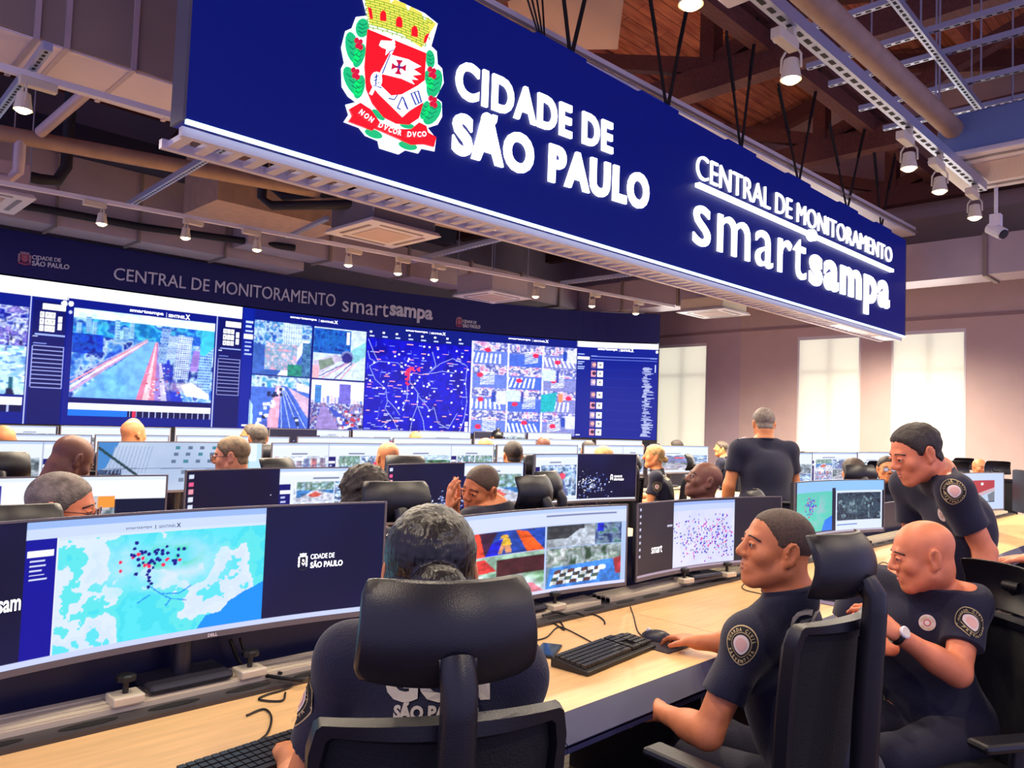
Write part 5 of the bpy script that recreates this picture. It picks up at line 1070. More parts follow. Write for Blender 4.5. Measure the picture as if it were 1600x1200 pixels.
def chair(x, y, ang, label, group=None):
    """ang: the way the sitter faces, degrees from +X"""
    rz = math.radians(ang-90)
    if not _used[0]:
        _used[0] = 1; CHAIR0.location = (x, y, 0); CHAIR0.rotation_euler = (0, 0, rz); CHAIR0['label'] = label
        if group: CHAIR0['group'] = group
        return CHAIR0
    return dup(CHAIR0, (x, y, 0), rz, label, group)
def chair_by_headrest(px, py, ang, label, d=None, Z=1.21, group=None):
    p = at(px, py, d=d) if d else at(px, py, Z=Z); a = math.radians(ang); return chair(p[0]+.31*math.cos(a), p[1]+.31*math.sin(a), ang, label, group)
# ------------------------------------------------------------------ people: one continuous skin surface each, grown from a distance field
class Vox:
    def __init__(s, lo, hi, h):
        s.h = h; s.lo = np.array(lo, float); s.n = np.maximum(4, np.ceil((np.array(hi, float)-s.lo)/h).astype(int)+1); s.d = np.full(s.n, 1., np.float32)
    def sub(s, lo, hi):
        a = np.clip(np.floor((np.array(lo)-s.lo)/s.h).astype(int), 0, s.n); b = np.clip(np.ceil((np.array(hi)-s.lo)/s.h).astype(int)+1, 0, s.n)
        if np.any(b <= a): return None, None
        g = [(s.lo[i]+np.arange(a[i], b[i])*s.h).astype(np.float32) for i in range(3)]
        return tuple(slice(a[i], b[i]) for i in range(3)), np.stack(np.broadcast_arrays(g[0][:, None, None], g[1][None, :, None], g[2][None, None, :]), -1)
    def put(s, fn, lo, hi, k=.02, cut=False):
        m = k+2*s.h; sl, P = s.sub(np.array(lo)-m, np.array(hi)+m)
        if sl is None: return s
        q = fn(P); d = s.d[sl]
        if cut: q = -q; h = np.maximum(k-np.abs(d-q), 0)/k if k else 0; s.d[sl] = np.maximum(d, q)+(h*h*k*.25 if k else 0)
        else: h = np.maximum(k-np.abs(d-q), 0)/k; s.d[sl] = np.minimum(d, q)-h*h*k*.25
        return s
    def cone(s, a, b, ra, rb, k=.02, clip=None, cut=False):
        a, b = np.array(a, float), np.array(b, float); ab = b-a; L2 = float(ab@ab)+1e-9; r = max(ra, rb)
        def fn(P):
            t = np.clip(((P-a)@ab)/L2, 0, 1); d = np.linalg.norm(P-a-t[..., None]*ab, axis=-1)-(ra+(rb-ra)*t)
            for (p, n) in clip or (): d = np.maximum(d, (P-p)@np.array(n, float))
            return d
        return s.put(fn, np.minimum(a, b)-r, np.maximum(a, b)+r, k, cut)
    def ell(s, c, r, R=None, k=.02, clip=None, cut=False):
        c, r = np.array(c, float), np.array(r, float); R = np.eye(3) if R is None else R; m = r.max()
        def fn(P):
            q = (P-c)@R; k0 = np.linalg.norm(q/r, axis=-1); k1 = np.linalg.norm(q/(r*r), axis=-1)+1e-9; d = k0*(k0-1)/k1
            for (p, n) in clip or (): d = np.maximum(d, (P-p)@np.array(n, float))
            return d
        return s.put(fn, c-m, c+m, k, cut)
    def plane(s, p, n): 
        sl, P = s.sub(s.lo, s.lo+s.n*s.h); s.d[sl] = np.maximum(s.d[sl], (P-np.array(p))@np.array(n, float)); return s
    def wrinkle(s, amp, freq, seed):
        r = np.random.RandomState(seed); m = np.abs(s.d) < 3*s.h+amp*3; I = np.argwhere(m); P = s.lo+I*s.h; w = np.zeros(len(P))
        for i in range(6):
            v = r.randn(3); v /= np.linalg.norm(v); w += np.sin(P@v*freq*(.6+.8*r.rand())+r.rand()*6.28+1.5*np.sin(P@r.randn(3)*freq*.25))
        s.d[m] += (amp*w/2.5).astype(np.float32); return s
    def mesh(s):
        d = s.d; nx, ny, nz = d.shape; ins = d < 0; c = np.zeros((nx-1, ny-1, nz-1), np.int8)
        for i in (0, 1):
            for j in (0, 1):
                for k in (0, 1): c += ins[i:nx-1+i, j:ny-1+j, k:nz-1+k]
        act = (c > 0) & (c < 8); I = np.argwhere(act); idx = np.full(act.shape, -1, np.int32); idx[act] = np.arange(len(I)); pos = np.zeros((len(I), 3)); w = np.zeros(len(I))
        for ax in range(3):
            o = [q for q in range(3) if q != ax]
            for u in (0, 1):
                for v in (0, 1):
                    A = I.copy(); A[:, o[0]] += u; A[:, o[1]] += v; B = A.copy(); B[:, ax] += 1
                    da, db = d[A[:, 0], A[:, 1], A[:, 2]], d[B[:, 0], B[:, 1], B[:, 2]]; x = (da < 0) != (db < 0); t = da[x]/(da[x]-db[x])
                    p = (A-I)[x].astype(float); p[:, ax] += t; pos[x] += p; w[x] += 1
        V = s.lo+(I+pos/w[:, None])*s.h; Q = []
        for ax in range(3):
            o = [(ax+1) % 3, (ax+2) % 3]; n = np.array(d.shape); sa = [slice(None)]*3; sb = [slice(None)]*3; sa[ax] = slice(0, n[ax]-1); sb[ax] = slice(1, n[ax])
            for q in o: sa[q] = slice(1, n[q]-1); sb[q] = slice(1, n[q]-1)
            a, b = ins[tuple(sa)], ins[tuple(sb)]
            for flip, mk in ((False, a & ~b), (True, ~a & b)):
                E = np.argwhere(mk)
                if not len(E): continue
                E[:, o[0]] += 1; E[:, o[1]] += 1; cs = []
                for (u, v) in ((-1, -1), (0, -1), (0, 0), (-1, 0)):
                    C = E.copy(); C[:, o[0]] += u; C[:, o[1]] += v; cs.append(idx[C[:, 0], C[:, 1], C[:, 2]])
                f = np.stack(cs, 1); Q.append(f[:, ::-1] if flip else f)
        return V, np.concatenate(Q)
SHIRT = mat('navy_uniform_cloth', (14, 16, 46), .85, noise=.12, nscale=14, bump=.25, bscale=220, sheen=.12)
SHIRTF = SHIRT
TROUSER = mat('dark_uniform_trousers', (26, 25, 46), .85, noise=.1, nscale=9, bump=.2, bscale=160)
SHOE = mat('black_boot', (14, 14, 16), .5)
LETTERM = mat('cream_print', (206, 198, 176), .8)
def skin(name, c): return mat('skin_'+name, c, .48, noise=.10, nscale=22, bump=.06, bscale=120, spec=.4)
SK = {'tan': skin('tan', (212, 138, 90)), 'brown': skin('brown', (200, 122, 80)), 'dark': skin('dark', (112, 70, 58)), 'light': skin('light', (228, 152, 114)), 'pink': skin('pink', (222, 134, 96)), 'mid': skin('mid', (194, 126, 88))}
def hairm(name, c, sc=40, st=None): return mat('hair_'+name, c, .55, noise=.45, nscale=sc, bump=.5, bscale=sc*5, stretch=st)
HR = {'black': mat('hair_black', (15, 13, 19), .34, noise=.3, nscale=90, stretch=(1, 1, .08), bump=.25, bscale=160), 'brown': hairm('brown', (58, 42, 36)), 'dbrown': hairm('dark_brown', (40, 30, 28)), 'grey': hairm('grey', (120, 108, 100)), 'blond': hairm('blond', (186, 150, 96), 30), 'pepper': hairm('pepper', (86, 76, 68)), 'sandy': hairm('sandy', (128, 104, 74)), 'buzz': hairm('cropped', (74, 54, 44), 120)}
EYEW, EYED = mat('eye_white', (188, 178, 170), .3), mat('eye_iris', (28, 18, 14), .2)
LIPC = {'tan': (186, 104, 84), 'brown': (158, 90, 74), 'dark': (112, 66, 60), 'light': (200, 110, 100), 'pink': (190, 96, 84), 'mid': (170, 96, 76)}
def unit(v): v = np.array(v, float); return v/(np.linalg.norm(v)+1e-12)
def frame(f, u):                                        # columns: right, forward, up
    f = unit(f); r = unit(np.cross(f, u)); return np.stack([r, f, np.cross(r, f)], 1)

def head_prims(v, H, R, ears=True, detail=True, wide=1., k=1.):
    def p(x, y, z): return H+R@(np.array((x*wide, y, z))*k)
    e = lambda x, y, z, r, kk=.015, cut=False, RR=None: v.ell(p(x, y, z), np.array(r)*k, R if RR is None else RR, kk, cut=cut)
    e(0, -.014, .036, (.076*wide, .097, .082), .02); e(0, .022, -.03, (.062*wide, .064, .084), .035); e(0, -.03, -.035, (.058*wide, .06, .06), .03)
    for s in (-1, 1):
        v.cone(p(s*.054, .002, -.060), p(s*.020, .062, -.096), .019*k, .019*k, .03); e(s*.040, .055, -.022, (.026, .026, .026), .02)
    e(0, .064, -.099, (.026, .020, .018), .022)
    if not detail:
        v.cone(p(0, .088, .015), p(0, .108, -.022), .009*k, .014*k, .014)
    else:
        v.cone(p(-.03, .077, .027), p(.03, .077, .027), .0105*k, .0105*k, .016)
        for s in (-1, 1): e(s*.032, .094, .006, (.016, .012, .010), .012, True); e(s*.032, .0765, .005, (.0140, .0140, .0140), .004)
        v.cone(p(0, .086, .016), p(0, .104, -.021), .0085*k, .0145*k, .012)
        for s in (-1, 1): e(s*.0145, .096, -.027, (.0095, .012, .0095), .006)
        e(0, .076, -.061, (.034, .018, .026), .016)
        v.cone(p(-.019, .0855, -.0555), p(.019, .0855, -.0555), .0055*k, .0055*k, .008); v.cone(p(-.017, .0845, -.069), p(.017, .0845, -.069), .0065*k, .0065*k, .008)
        v.cone(p(-.024, .093, -.062), p(.024, .093, -.062), .0022*k, .0022*k, .003, cut=True)
    if ears:
        for s in (-1, 1):
            ax = R@np.array([[math.cos(.45*s), -math.sin(.45*s), 0], [math.sin(.45*s), math.cos(.45*s), 0], [0, 0, 1]])
            e(s*.079, -.016, -.006, (.009, .019, .033), .008, RR=ax)
            if detail:
                e(s*.089, -.009, -.003, (.009, .011, .021), .005, True, ax)
                rim = [p(s*(.083+.003*math.sin(t_)), -.018+.017*math.cos(t_), -.004+.031*math.sin(t_)) for t_ in np.linspace(-2.4, 3.3, 12)]
                for a_, b_ in zip(rim[:-1], rim[1:]): v.cone(a_, b_, .0040*k, .0040*k, .005)
            e(s*.076, -.006, -.033, (.008, .010, .012), .008)
    return p
def fingers(v, W, dirn, back, thumb_side, curl=.35, spread=.10, size=1., k=.006, thumb=None):
    """a hand: palm, four jointed fingers of unequal length and a thumb; back = direction of the back of the hand"""
    D = unit(dirn); B = unit(np.array(back)-D*(np.array(back)@D)); S = np.cross(D, B)*thumb_side; Rm = np.stack([S, D, B], 1)
    v.ell(W+D*.048*size, np.array((.040, .056, .0165))*size, Rm, .02); v.ell(W+D*.02*size+S*.016*size, np.array((.02, .032, .017))*size, Rm, .015)
    for i, (off, ln) in enumerate(((.029, .076), (.010, .084), (-.010, .078), (-.028, .062))):
        c = curl if not isinstance(curl, (list, tuple)) else curl[i]; b = W+D*(.088-.004*abs(i-1.3))*size+S*off*size; dd = unit(D+S*spread*(1.5-i)*.8); pr = b; an = 0
        for j, f in enumerate((.45, .30, .25)):
            an += c*(.8 if j == 0 else 1.1); dv = dd*math.cos(an)-B*math.sin(an); q = pr+dv*ln*f*size; v.cone(pr, q, (.0095-.001*j)*size, (.0088-.001*j)*size, k if j == 0 else .004); pr = q
    t0 = W+D*.026*size+S*.030*size; td = unit(D*.62+S*.72-B*.25) if thumb is None else unit(thumb); t1 = t0+td*.036*size; t2 = t1+unit(td+D*.35-B*.2)*.030*size
    v.cone(t0, t1, .0125*size, .0105*size, .01); v.cone(t1, t2, .0105*size, .008*size, .004)

def person(label, J, hf, hu, sk='tan', hair=None, h=.011, girth=1., head_k=1., wide=1., torso_f=None, hands=None, legs=True, sleeve=.62, detail=False, name='person', beard=None, group=None, neck_r=.056, shirt=True, wr=.0035, seed=1, collar=True, curl=.5, chest_r=1., neckcut=.034):
    """J: world joint positions; P pelvis, C chest, N neck base, H head centre, SL SR EL ER WL WR, KL KR AL AR"""
    J = {k: np.array(q, float) for k, q in J.items()}; root = thing(name, label, 'person', (J['P'][0], J['P'][1], 0), 0, group); O = np.array([J['P'][0], J['P'][1], 0.])
    J = {k: q-O for k, q in J.items()}; up = unit(J['N']-J['P']); rt = unit(J['SR']-J['SL']); fw = unit(np.cross(up, rt)); rt = np.cross(fw, up); T = np.stack([rt, fw, up], 1)
    RH = frame(hf, hu); H = J['H']; allp = np.array(list(J.values())); lo, hi = allp.min(0)-.24, allp.max(0)+.24; lo[2] = max(lo[2], -.01) if legs else lo[2]
    g = girth
    # ---- body
    v = Vox(lo, hi, h); P, C, N = J['P'], J['C'], J['N']; M = (P+C)/2+fw*.012
    v.ell(P, (.165*g, .12*g, .12), T, .05); v.ell(M, (.148*g, .108*g*chest_r, .15), T, .06); v.ell(C, (.158*g, .105*g, .16), T, .06)
    for s in ('L', 'R'): v.cone(J['S'+s], C+up*.06, .055, .08, .05); v.cone(N+up*.01, J['S'+s], .052, .05, .05)
    hb = H+RH@(np.array((0, -.030, -.062))*head_k); v.cone(N-up*.02, hb, neck_r*1.06, neck_r, .035)
    head_prims(v, H, RH, True, detail, wide, head_k)
    for s in ('L', 'R'):
        S, E, W = J['S'+s], J['E'+s], J['W'+s]; v.cone(S, E, .050*g**.5, .040*g**.5, .03); v.cone(E, W, .041*g**.5, .027, .02); v.ell(E+(W-E)*.28, (.040*g**.5, .040*g**.5, .075), frame(unit(W-E)+np.array((.01, .01, 0)), (0, .1, 1)) @ np.array([[1, 0, 0], [0, 0, 1], [0, -1, 0]]), .03)
        hd = (hands or {}).get(s)
        if hd is None: hd = dict(dirn=unit(W-E)+fw*.2, back=(0, 0, 1), curl=curl)
        hd = dict(hd); hd.setdefault('thumb_side', -1 if s == 'R' else 1)
        Rot = hd.pop('at', None); fingers(v, W if Rot is None else np.array(Rot)-O, **hd)
    if legs:
        for s, sg in (('L', -1), ('R', 1)):
            hip = P+rt*sg*.09-up*.03; K, A = J['K'+s], J['A'+s]; v.cone(hip, K, .078*g, .055, .04); v.cone(K, A, .054, .036, .03)
    V, Q = v.mesh(); body = npmesh('body', V, Q, SK[sk], root)
    # ---- shirt
    if shirt:
        a = .010; v = Vox(lo, hi, h); nd = unit(hb-N); nn = unit(up*1.5+UP0*.6+nd*.5); cn = N+nd*neckcut
        v.ell(P+up*.01, (.165*g+a+.01, .12*g+a+.014, .125), T, .05); v.ell(M, (.150*g+a, .112*g*chest_r+a, .15), T, .06); v.ell(C, (.160*g+a, .107*g+a, .165), T, .06)
        for s in ('L', 'R'): v.cone(J['S'+s], C+up*.06, .064, .09, .05); v.cone(N+up*.005, J['S'+s], .058, .058, .05)
        v.cone(N-up*.03, hb, neck_r*1.06+.011, neck_r+.010, .03)
        v.plane(cn, nn); v.plane(P-up*.065, -up)
        for s in ('L', 'R'):
            S, E = J['S'+s], J['E'+s]; D = unit(E-S); e = S+(E-S)*sleeve; v.cone(S, E, .062*g**.5, .064*g**.5, .035, clip=[(e, D)])
        v.wrinkle(wr, 34., seed); V, Q = v.mesh(); sh = npmesh('shirt', V, Q, SHIRTF, root); bv = BVHTree.FromPolygons([tuple(q) for q in V], [tuple(q) for q in Q])
        if collar:
            cr = []; cx = np.cross(nn, fw); rr = neck_r*1.06+.014
            for t in np.linspace(0, 2*PI, 25): cr.append(cn-nn*.006+(cx*math.cos(t)+np.cross(cx, nn)*math.sin(t))*rr)
            b = MB(); b.tube(cr, .0075, 8, caps=False); b.build('collar', SHIRTF, root, smooth=True)
    else: sh = bv = None
    if legs:
        v = Vox(lo, hi, max(h, .009)); v.ell(P-up*.01, (.165*g+.016, .12*g+.020, .125), T, .05, clip=[(P+up*.075, up)])
        for s, sg in (('L', -1), ('R', 1)):
            hip = P+rt*sg*.09-up*.03; K, A = J['K'+s], J['A'+s]; D = unit(A-K); v.cone(hip, K, .088*g, .070, .04); v.cone(K, A, .068, .058, .03, clip=[(A+D*.01, D)])
        v.wrinkle(.004, 26., seed+5); V, Q = v.mesh(); npmesh('trousers', V, Q, TROUSER, root)
        for s in ('L', 'R'):
            K, A = J['K'+s], J['A'+s]; tf = unit(np.array((fw[0], fw[1], 0))); v = Vox(A-.2, A+.22, .009); z0 = min(A[2]-.085, A[2]-.06)
            v.cone(A+UP0*.03, A-UP0*.03, .047, .045, .03); v.cone(A-UP0*.05-tf*.04, A-UP0*.055+tf*.13, .038, .034, .03); v.plane(A-UP0*.085, -UP0); V, Q = v.mesh(); npmesh('shoe', V, Q, SHOE, root)
    if hair: hair_mesh(root, H, RH, head_k, wide, h, **hair)
    if detail:
        for s in (-1, 1):
            c = H+RH@(np.array((s*.032*wide, .0795, .005))*head_k); b = MB(); f_ = RH[:, 1]
            b.lathe([(.0005, -.0118), (.006, -.0102), (.0102, -.006), (.0118, 0), (.0102, .006), (.0065, .0099), (.0005, .0118)], 12, Matrix.Translation(Vector(c))); ey = b.build('eye', EYEW, root, smooth=True)
            b = MB(); b.lathe([(.0062, .0100), (.005, .0112), (.0005, .0126)], 12, Matrix.Translation(Vector(c)) @ Vector((0, 0, 1)).rotation_difference(Vector(f_)).to_matrix().to_4x4()); b.build('iris', EYED, ey, smooth=True)
            b = MB(); bp = [H+RH@(np.array((s*x*wide, y, z))*head_k) for x, y, z in ((.014, .0895, .0285), (.026, .0890, .0305), (.040, .0815, .0270), (.052, .067, .020))]; b.tube([tuple(q) for q in catmull(bp, 5)], .0026, 6); b.build('eyebrow', HR['dbrown'], root, smooth=True)
            lp = [c+RH@np.array((s*.0165*math.cos(t), .0095-.004*abs(math.cos(t)), .0055*math.sin(t)+.0015)) for t in np.linspace(.1, PI-.1, 8)]; b = MB(); b.tube([tuple(q) for q in lp], .0042, 8); b.build('eyelid', SK[sk], root, smooth=True)
        for nm, zc, rr_ in (('upper', -.0555, .0047), ('lower', -.0675, .0058)):
            pt = catmull([H+RH@(np.array((x*wide, y, zc+dz))*head_k) for x, y, dz in ((-.025, .0825, -.005 if rr_ < .005 else .004), (-.012, .0890, 0), (0, .0915, .0), (.012, .0890, 0), (.025, .0825, -.005 if rr_ < .005 else .004))], 4); n_ = len(pt)
            b = MB(); b.tube([tuple(q) for q in pt], [rr_*(.35+.65*math.sin(PI*i/(n_-1))) for i in range(n_)], 8); b.build('lip', mat('lips_'+sk, tuple(np.array(LIPC[sk]))), root, smooth=True)
    return dict(root=root, J=J, T=T, RH=RH, H=H, O=O, bvh=bv, shirt=sh, fw=fw, rt=rt, up=up, k=head_k, wide=wide)
HL = np.array([(-.14, -.078), (-.062, -.074), (-.048, -.045), (-.034, .004), (-.004, .020), (.008, -.016), (.024, -.016), (.034, .022), (.058, .046), (.078, .074), (.12, .09)])
def hair_mesh(root, H, R, k, wide, h, mat_='dbrown', t=.006, line=None, off=0., bumpy=0., hh=None, bun=None, full=0., rec=0.):
    """hair grown from the skull surface; it thins out into the skin along the hairline"""
    hh = hh or min(h, .007); v = Vox(H-.19, H+.19, hh)
    def p(x, y, z): return H+R@(np.array((x*wide, y, z))*k)
    def el(q, c, r): q = (q-np.array(c))/np.array(r); k0 = np.linalg.norm(q, axis=-1); k1 = np.linalg.norm(q/np.array(r), axis=-1)+1e-9; return k0*(k0-1)/k1
    def fn(P):
        q = ((P-H)@R)/k; q[..., 0] /= wide; d = np.minimum(el(q, (0, -.014, .036), (.076, .097, .082)), el(q, (0, -.03, -.03), (.060+full*.02, .062+full*.02, .068+full*.03)))
        if full: d = np.minimum(d, el(q, (0, -.014, -.01), (.076, .075, .085)))
        x, y, z = q[..., 0], q[..., 1], q[..., 2]; j = .0022*np.sin(x*260+y*170)*np.sin(z*230+y*90)
        zl = (off+line*y) if line is not None else np.interp(y-rec*np.clip((z-.005)/.05, 0, 1), HL[:, 0], HL[:, 1])+off
        g = np.clip((z-zl+j)/(.028 if t > .006 else .014), -.3, 1); return d*k-(t*np.where(g > 0, g**.6, g*3)-.0012)
    v.put(fn, H-.18, H+.18, .004)
    if bumpy: v.wrinkle(bumpy, 190., 3)
    if bun: v.ell(p(*bun[:3]), np.array((bun[3], bun[3]*.8, bun[3]*.95))*k, R, .006)
    if bun and bumpy == 0: v.wrinkle(.0011, 420., 4)
    V, Q = v.mesh(); return npmesh('hair', V, Q, HR[mat_], root)
def on_back(A, body, w, dz, off=.0025, shift=0., name='back_lettering', bold=.05, side=-1, subdiv=None):
    """cloth print on the back: text box w wide, centred dz below the neck base, wrapped onto the shirt"""
    V, Fs, d = text_arrays(body, bold); hgt = w*d[1]/d[0]*.95; c = A['J']['N']-A['up']*dz; b = MB(); pts = []
    for u, q, _ in V:
        o = c+A['rt']*((u-.5)*w+shift)+A['up']*(q-.5)*hgt; s = o+A['fw']*side*.4; r = A['bvh'].ray_cast(Vector(s), Vector(-A['fw']*side)); pts.append(tuple((np.array(r[0])+np.array(r[1])*off) if r[0] is not None else tuple(o)))
    b.add(pts, Fs); return b.build(name, LETTERM, A['root'])
PATCHG, PATCHB, PATCHW = mat('patch_gold', (196, 176, 128), .7), mat('patch_black', (20, 20, 26), .8), mat('patch_white', (222, 206, 200), .8); PATCHP = mat('patch_pink', (222, 176, 166), .8); PATCHR = mat('patch_red', (200, 104, 100), .8)
def decal(A, c, nrm, upv, rx, ry, layers, name, shield=.0, words=()):
    """embroidered badge wrapped on the sleeve or chest: rings (scale, material) from outside in"""
    n = unit(nrm); u = unit(np.array(upv)-n*(np.array(upv)@n)); r = np.cross(u, n); root = None
    q0 = A['bvh'].ray_cast(Vector(c+n*.15), Vector(-n)); d0 = q0[3] if q0[0] is not None else .15
    def cast(x, y, o):
        s = c+r*x+u*y+n*.15; q = A['bvh'].ray_cast(Vector(s), Vector(-n)); d = min(max(q[3] if q[0] is not None else 9, d0-.02), d0+.024); return tuple(s-n*d+n*o)
    def outline(t, sc): x = math.cos(t); y = math.sin(t); y2 = y if y > 0 else y*(1+shield*(1-abs(x))**.8); return x*rx*sc*(1-.12*shield*max(0, -y)), y2*ry*sc
    for i, (sc, m) in enumerate(layers):
        b = MB(); T_ = np.linspace(0, 2*PI, 33)[:-1]; rows = [[cast(*outline(t, sc*q), .0018+.0012*i) for t in T_] for q in (1., .75, .5, .25, .02)]; b.grid(rows, closed=True)
        o = b.build(name if root is None else 'badge_field', m, A['root'] if root is None else root)
        if root is None: root = o
    for (txt, rad, a0, a1, hgt) in words:
        b = MB(); L = len(txt)
        for i, chh in enumerate(txt):
            if chh == ' ': continue
            a = a0+(a1-a0)*(i+.5)/L; V, Fs, d = text_arrays(chh, .03); ww = hgt*d[0]/d[1]*.8; top = a0 > a1
            cx, cy_ = outline(a, rad); tx, ty = (math.sin(a), -math.cos(a)) if top else (-math.sin(a), math.cos(a)); nx, ny = (math.cos(a), math.sin(a)) if top else (-math.cos(a), -math.sin(a))
            b.add([cast(cx+tx*(uu-.5)*ww+nx*(vv-.5)*hgt, cy_+ty*(uu-.5)*ww+ny*(vv-.5)*hgt, .0026+.0012*len(layers)) for uu, vv, _ in V], Fs)
        b.build('badge_lettering', PATCHG if layers[-1][1] is not PATCHW or rad > .5 else PATCHB, root)
    return root
def sleeve_patch(A, c, nrm, rx=.040, words=True):
    return decal(A, c, nrm, (0, 0, 1), rx, rx*1.08, [(1., PATCHG), (.94, PATCHB), (.64, PATCHG), (.60, PATCHB), (.50, PATCHW), (.34, PATCHP)], 'sleeve_badge', .25, [('GUARDA CIVIL', .79, PI*.98, PI*.02, rx*.2), ('PREVENTIVA', .79, PI*1.12, PI*1.88, rx*.2)] if words else ())
def glasses(A, m=None):
    m = m or DARKPL; H, R, k = A['H'], A['RH'], A['k']; p = lambda x, y, z: tuple(H+R@(np.array((x, y, z))*k)); b = MB()
    for s in (-1, 1):
        b.tube([p(s*(.032+.024*math.cos(t)), .106-.012*(math.cos(t)*s > 0)*0, .002+.019*math.sin(t)) for t in np.linspace(0, 2*PI, 17)], .0022, 6); b.tube([p(s*.056, .104, .006), p(s*.078, .06, .006), p(s*.082, -.01, .004)], .0022, 6)
    b.tube([p(-.01, .108, .006), p(.01, .108, .006)], .0022, 6); g = b.build('glasses', m, A['root'])
    b = MB()
    for s in (-1, 1): b.add([p(s*.032+.022*math.cos(t), .1055, .002+.017*math.sin(t)) for t in np.linspace(0, 2*PI, 13)[:-1]], [tuple(range(12))])
    b.build('lens', mat('glasses_lens', (190, 200, 225), .05, spec=.8), g)
def rotz(v, a): c, s = math.cos(a), math.sin(a); return np.array((v[0]*c-v[1]*s, v[0]*s+v[1]*c, v[2]))
def seated(label, px, py, d=None, Y=None, body=90., head=None, pitch=0., roll=0., z=None, lean=0., arms=None, chair_label=None, chair_ang=None, sh=None, chair_dz=0., chair_off=0., **kw):
    """a seated operator whose head centre stands at a picture point; body / head: facing angles from +X"""
    H = at(px, py, d=d) if d else at(px, py, Y=Y); H = np.array(H); a = math.radians(body); f = np.array((math.cos(a), math.sin(a), 0)); r = np.array((f[1], -f[0], 0)); ha = math.radians(body if head is None else head)
    hf = unit((math.cos(ha)*math.cos(pitch), math.sin(ha)*math.cos(pitch), math.sin(pitch))); rr = np.array((math.sin(ha), -math.cos(ha), 0)); hu = unit(np.cross(rr, hf)+rr*roll); k = kw.get('head_k', 1.)
    N = H-hu*.150*k-hf*.045*k; N[2] = H[2]-.158*k-max(0, -pitch)*.02; L = max(0., lean); C = N-f*(.06+.25*L)-UP0*.22; P = N-f*(.10+.9*L)-UP0*(.50-.1*L)
    if abs(P[2]-.56) < .25: P[2] = .56
    w = .185 if sh is None else sh; S = {s: N+r*g*w-UP0*.055 for s, g in (('L', -1), ('R', 1))}; J = dict(P=P, C=C, N=N, H=H)
    for s, g in (('L', -1), ('R', 1)):
        E = S[s]+r*g*.05+f*.10-UP0*.25; W = E+f*.25+UP0*.03-r*g*.08; W[2] = max(W[2], DZ+.035); J['S'+s], J['E'+s], J['W'+s] = S[s], E, W
        K = P+r*g*.11+f*.42-UP0*.06; J['K'+s] = K; J['A'+s] = K+f*.04+UP0*(.085-K[2])
    if arms: J.update(arms(J, f, r))
    A = person(label, J, hf, hu, **kw)
    if chair_label:
        ca = math.radians(chair_ang if chair_ang is not None else body); cx = P+np.array((math.cos(ca), math.sin(ca), 0))*.06+RT0*chair_off; co = chair(cx[0], cx[1], math.degrees(ca), chair_label[0], chair_label[1] if len(chair_label) > 1 else None)
        for q in co.children:
            if q.name.split('.')[0] in ('headrest', 'headrest_stem', 'backrest', 'spine'): q.location.z += chair_dz
    return A
# ------------------------------------------------------------------ the people in the room
LFT = math.degrees(math.atan2(-RT0[1], -RT0[0]))           # the angle that points to the photograph's left
A3 = lambda *q: np.array(q, float)
def dirang(a, pitch=0.): a = math.radians(a); return A3(math.cos(a)*math.cos(pitch), math.sin(a)*math.cos(pitch), math.sin(pitch))
def upof(f): r = unit(np.cross(f, UP0)); return np.cross(r, f)
# woman with the bun, seen from behind
hf = dirang(52, -.06)
W_J = dict(P=(.93, 1.06, .56), C=(.955, 1.115, .90), N=(.965, 1.140, 1.122), H=(.958, 1.172, 1.257), SL=(.862, 1.275, 1.080), SR=(1.072, 1.055, 1.066), EL=(.812, 1.375, .80), ER=(1.125, 1.12, .80), WL=(.92, 1.60, DZ+.035), WR=(1.27, 1.36, DZ+.035), KL=(1.10, 1.42, .48), KR=(1.32, 1.24, .48), AL=(1.12, 1.48, .09), AR=(1.36, 1.30, .09))
A = person('woman with sleek dark hair in a bun, seen from behind in the nearest chair', W_J, hf, upof(hf), 'tan', h=.0065, detail=False, neck_r=.05, seed=3, wr=.003, head_k=1.02, girth=.90, neckcut=.055,
    hair=dict(mat_='black', t=.012, line=1.28, off=-.021, full=.6, bun=(.012, -.122, -.020, .054), hh=.004))
on_back(A, 'GCM', .19, .055); on_back(A, 'SÃO PAULO', .15, .10)
sleeve_patch(A, A['J']['SL']+A3(-.02, .02, -.07), -A['rt'])
chair_by_headrest(712, 985, 62, 'black office chair with big headrest, nearest to the camera, under the woman with bun', d=1.215)
# man in profile with his hand on the mouse
SL = at(1168, 1002, d=2.18); SR = SL+A3(.37, .03, 0); hf = dirang(LFT+2, .10); H = at(1212, 857, d=2.28); N = H-upof(hf)*.150-hf*.045
J = dict(P=A3(2.26, .93, .56), C=(SL+SR)/2+A3(.01, -.04, -.16), N=A3((SL[0]+SR[0])/2-.0, N[1]-.01, N[2]+.012), H=H, SL=SL, SR=SR, EL=at(1105, 1146, d=2.13), WL=at(1032, 1112, d=2.36), ER=A3(2.56, 1.34, .805), WR=at(1092, 1004, Z=DZ+.045), KL=(2.16, 1.36, .50), KR=(2.42, 1.36, .50), AL=(2.16, 1.42, .09), AR=(2.42, 1.42, .09))
D = at(1035, 985, Z=DZ+.045)-J['WR']
A = person('brown-skinned man with cropped hair in profile, navy uniform, right hand on the mouse', J, hf, upof(hf), 'brown', h=.0048, detail=True, seed=5, wr=.0035, girth=1.05,
    hands=dict(R=dict(dirn=D, back=(0, 0, 1), curl=.32, spread=.12), L=dict(dirn=(.05, 1, -.25), back=(-.6, -.1, .8), curl=.4)), hair=dict(mat_='buzz', t=.0040, rec=-.02, hh=.0035))
on_back(A, 'GCM', .19, .060); on_back(A, 'SÃO PAULO', .15, .105)
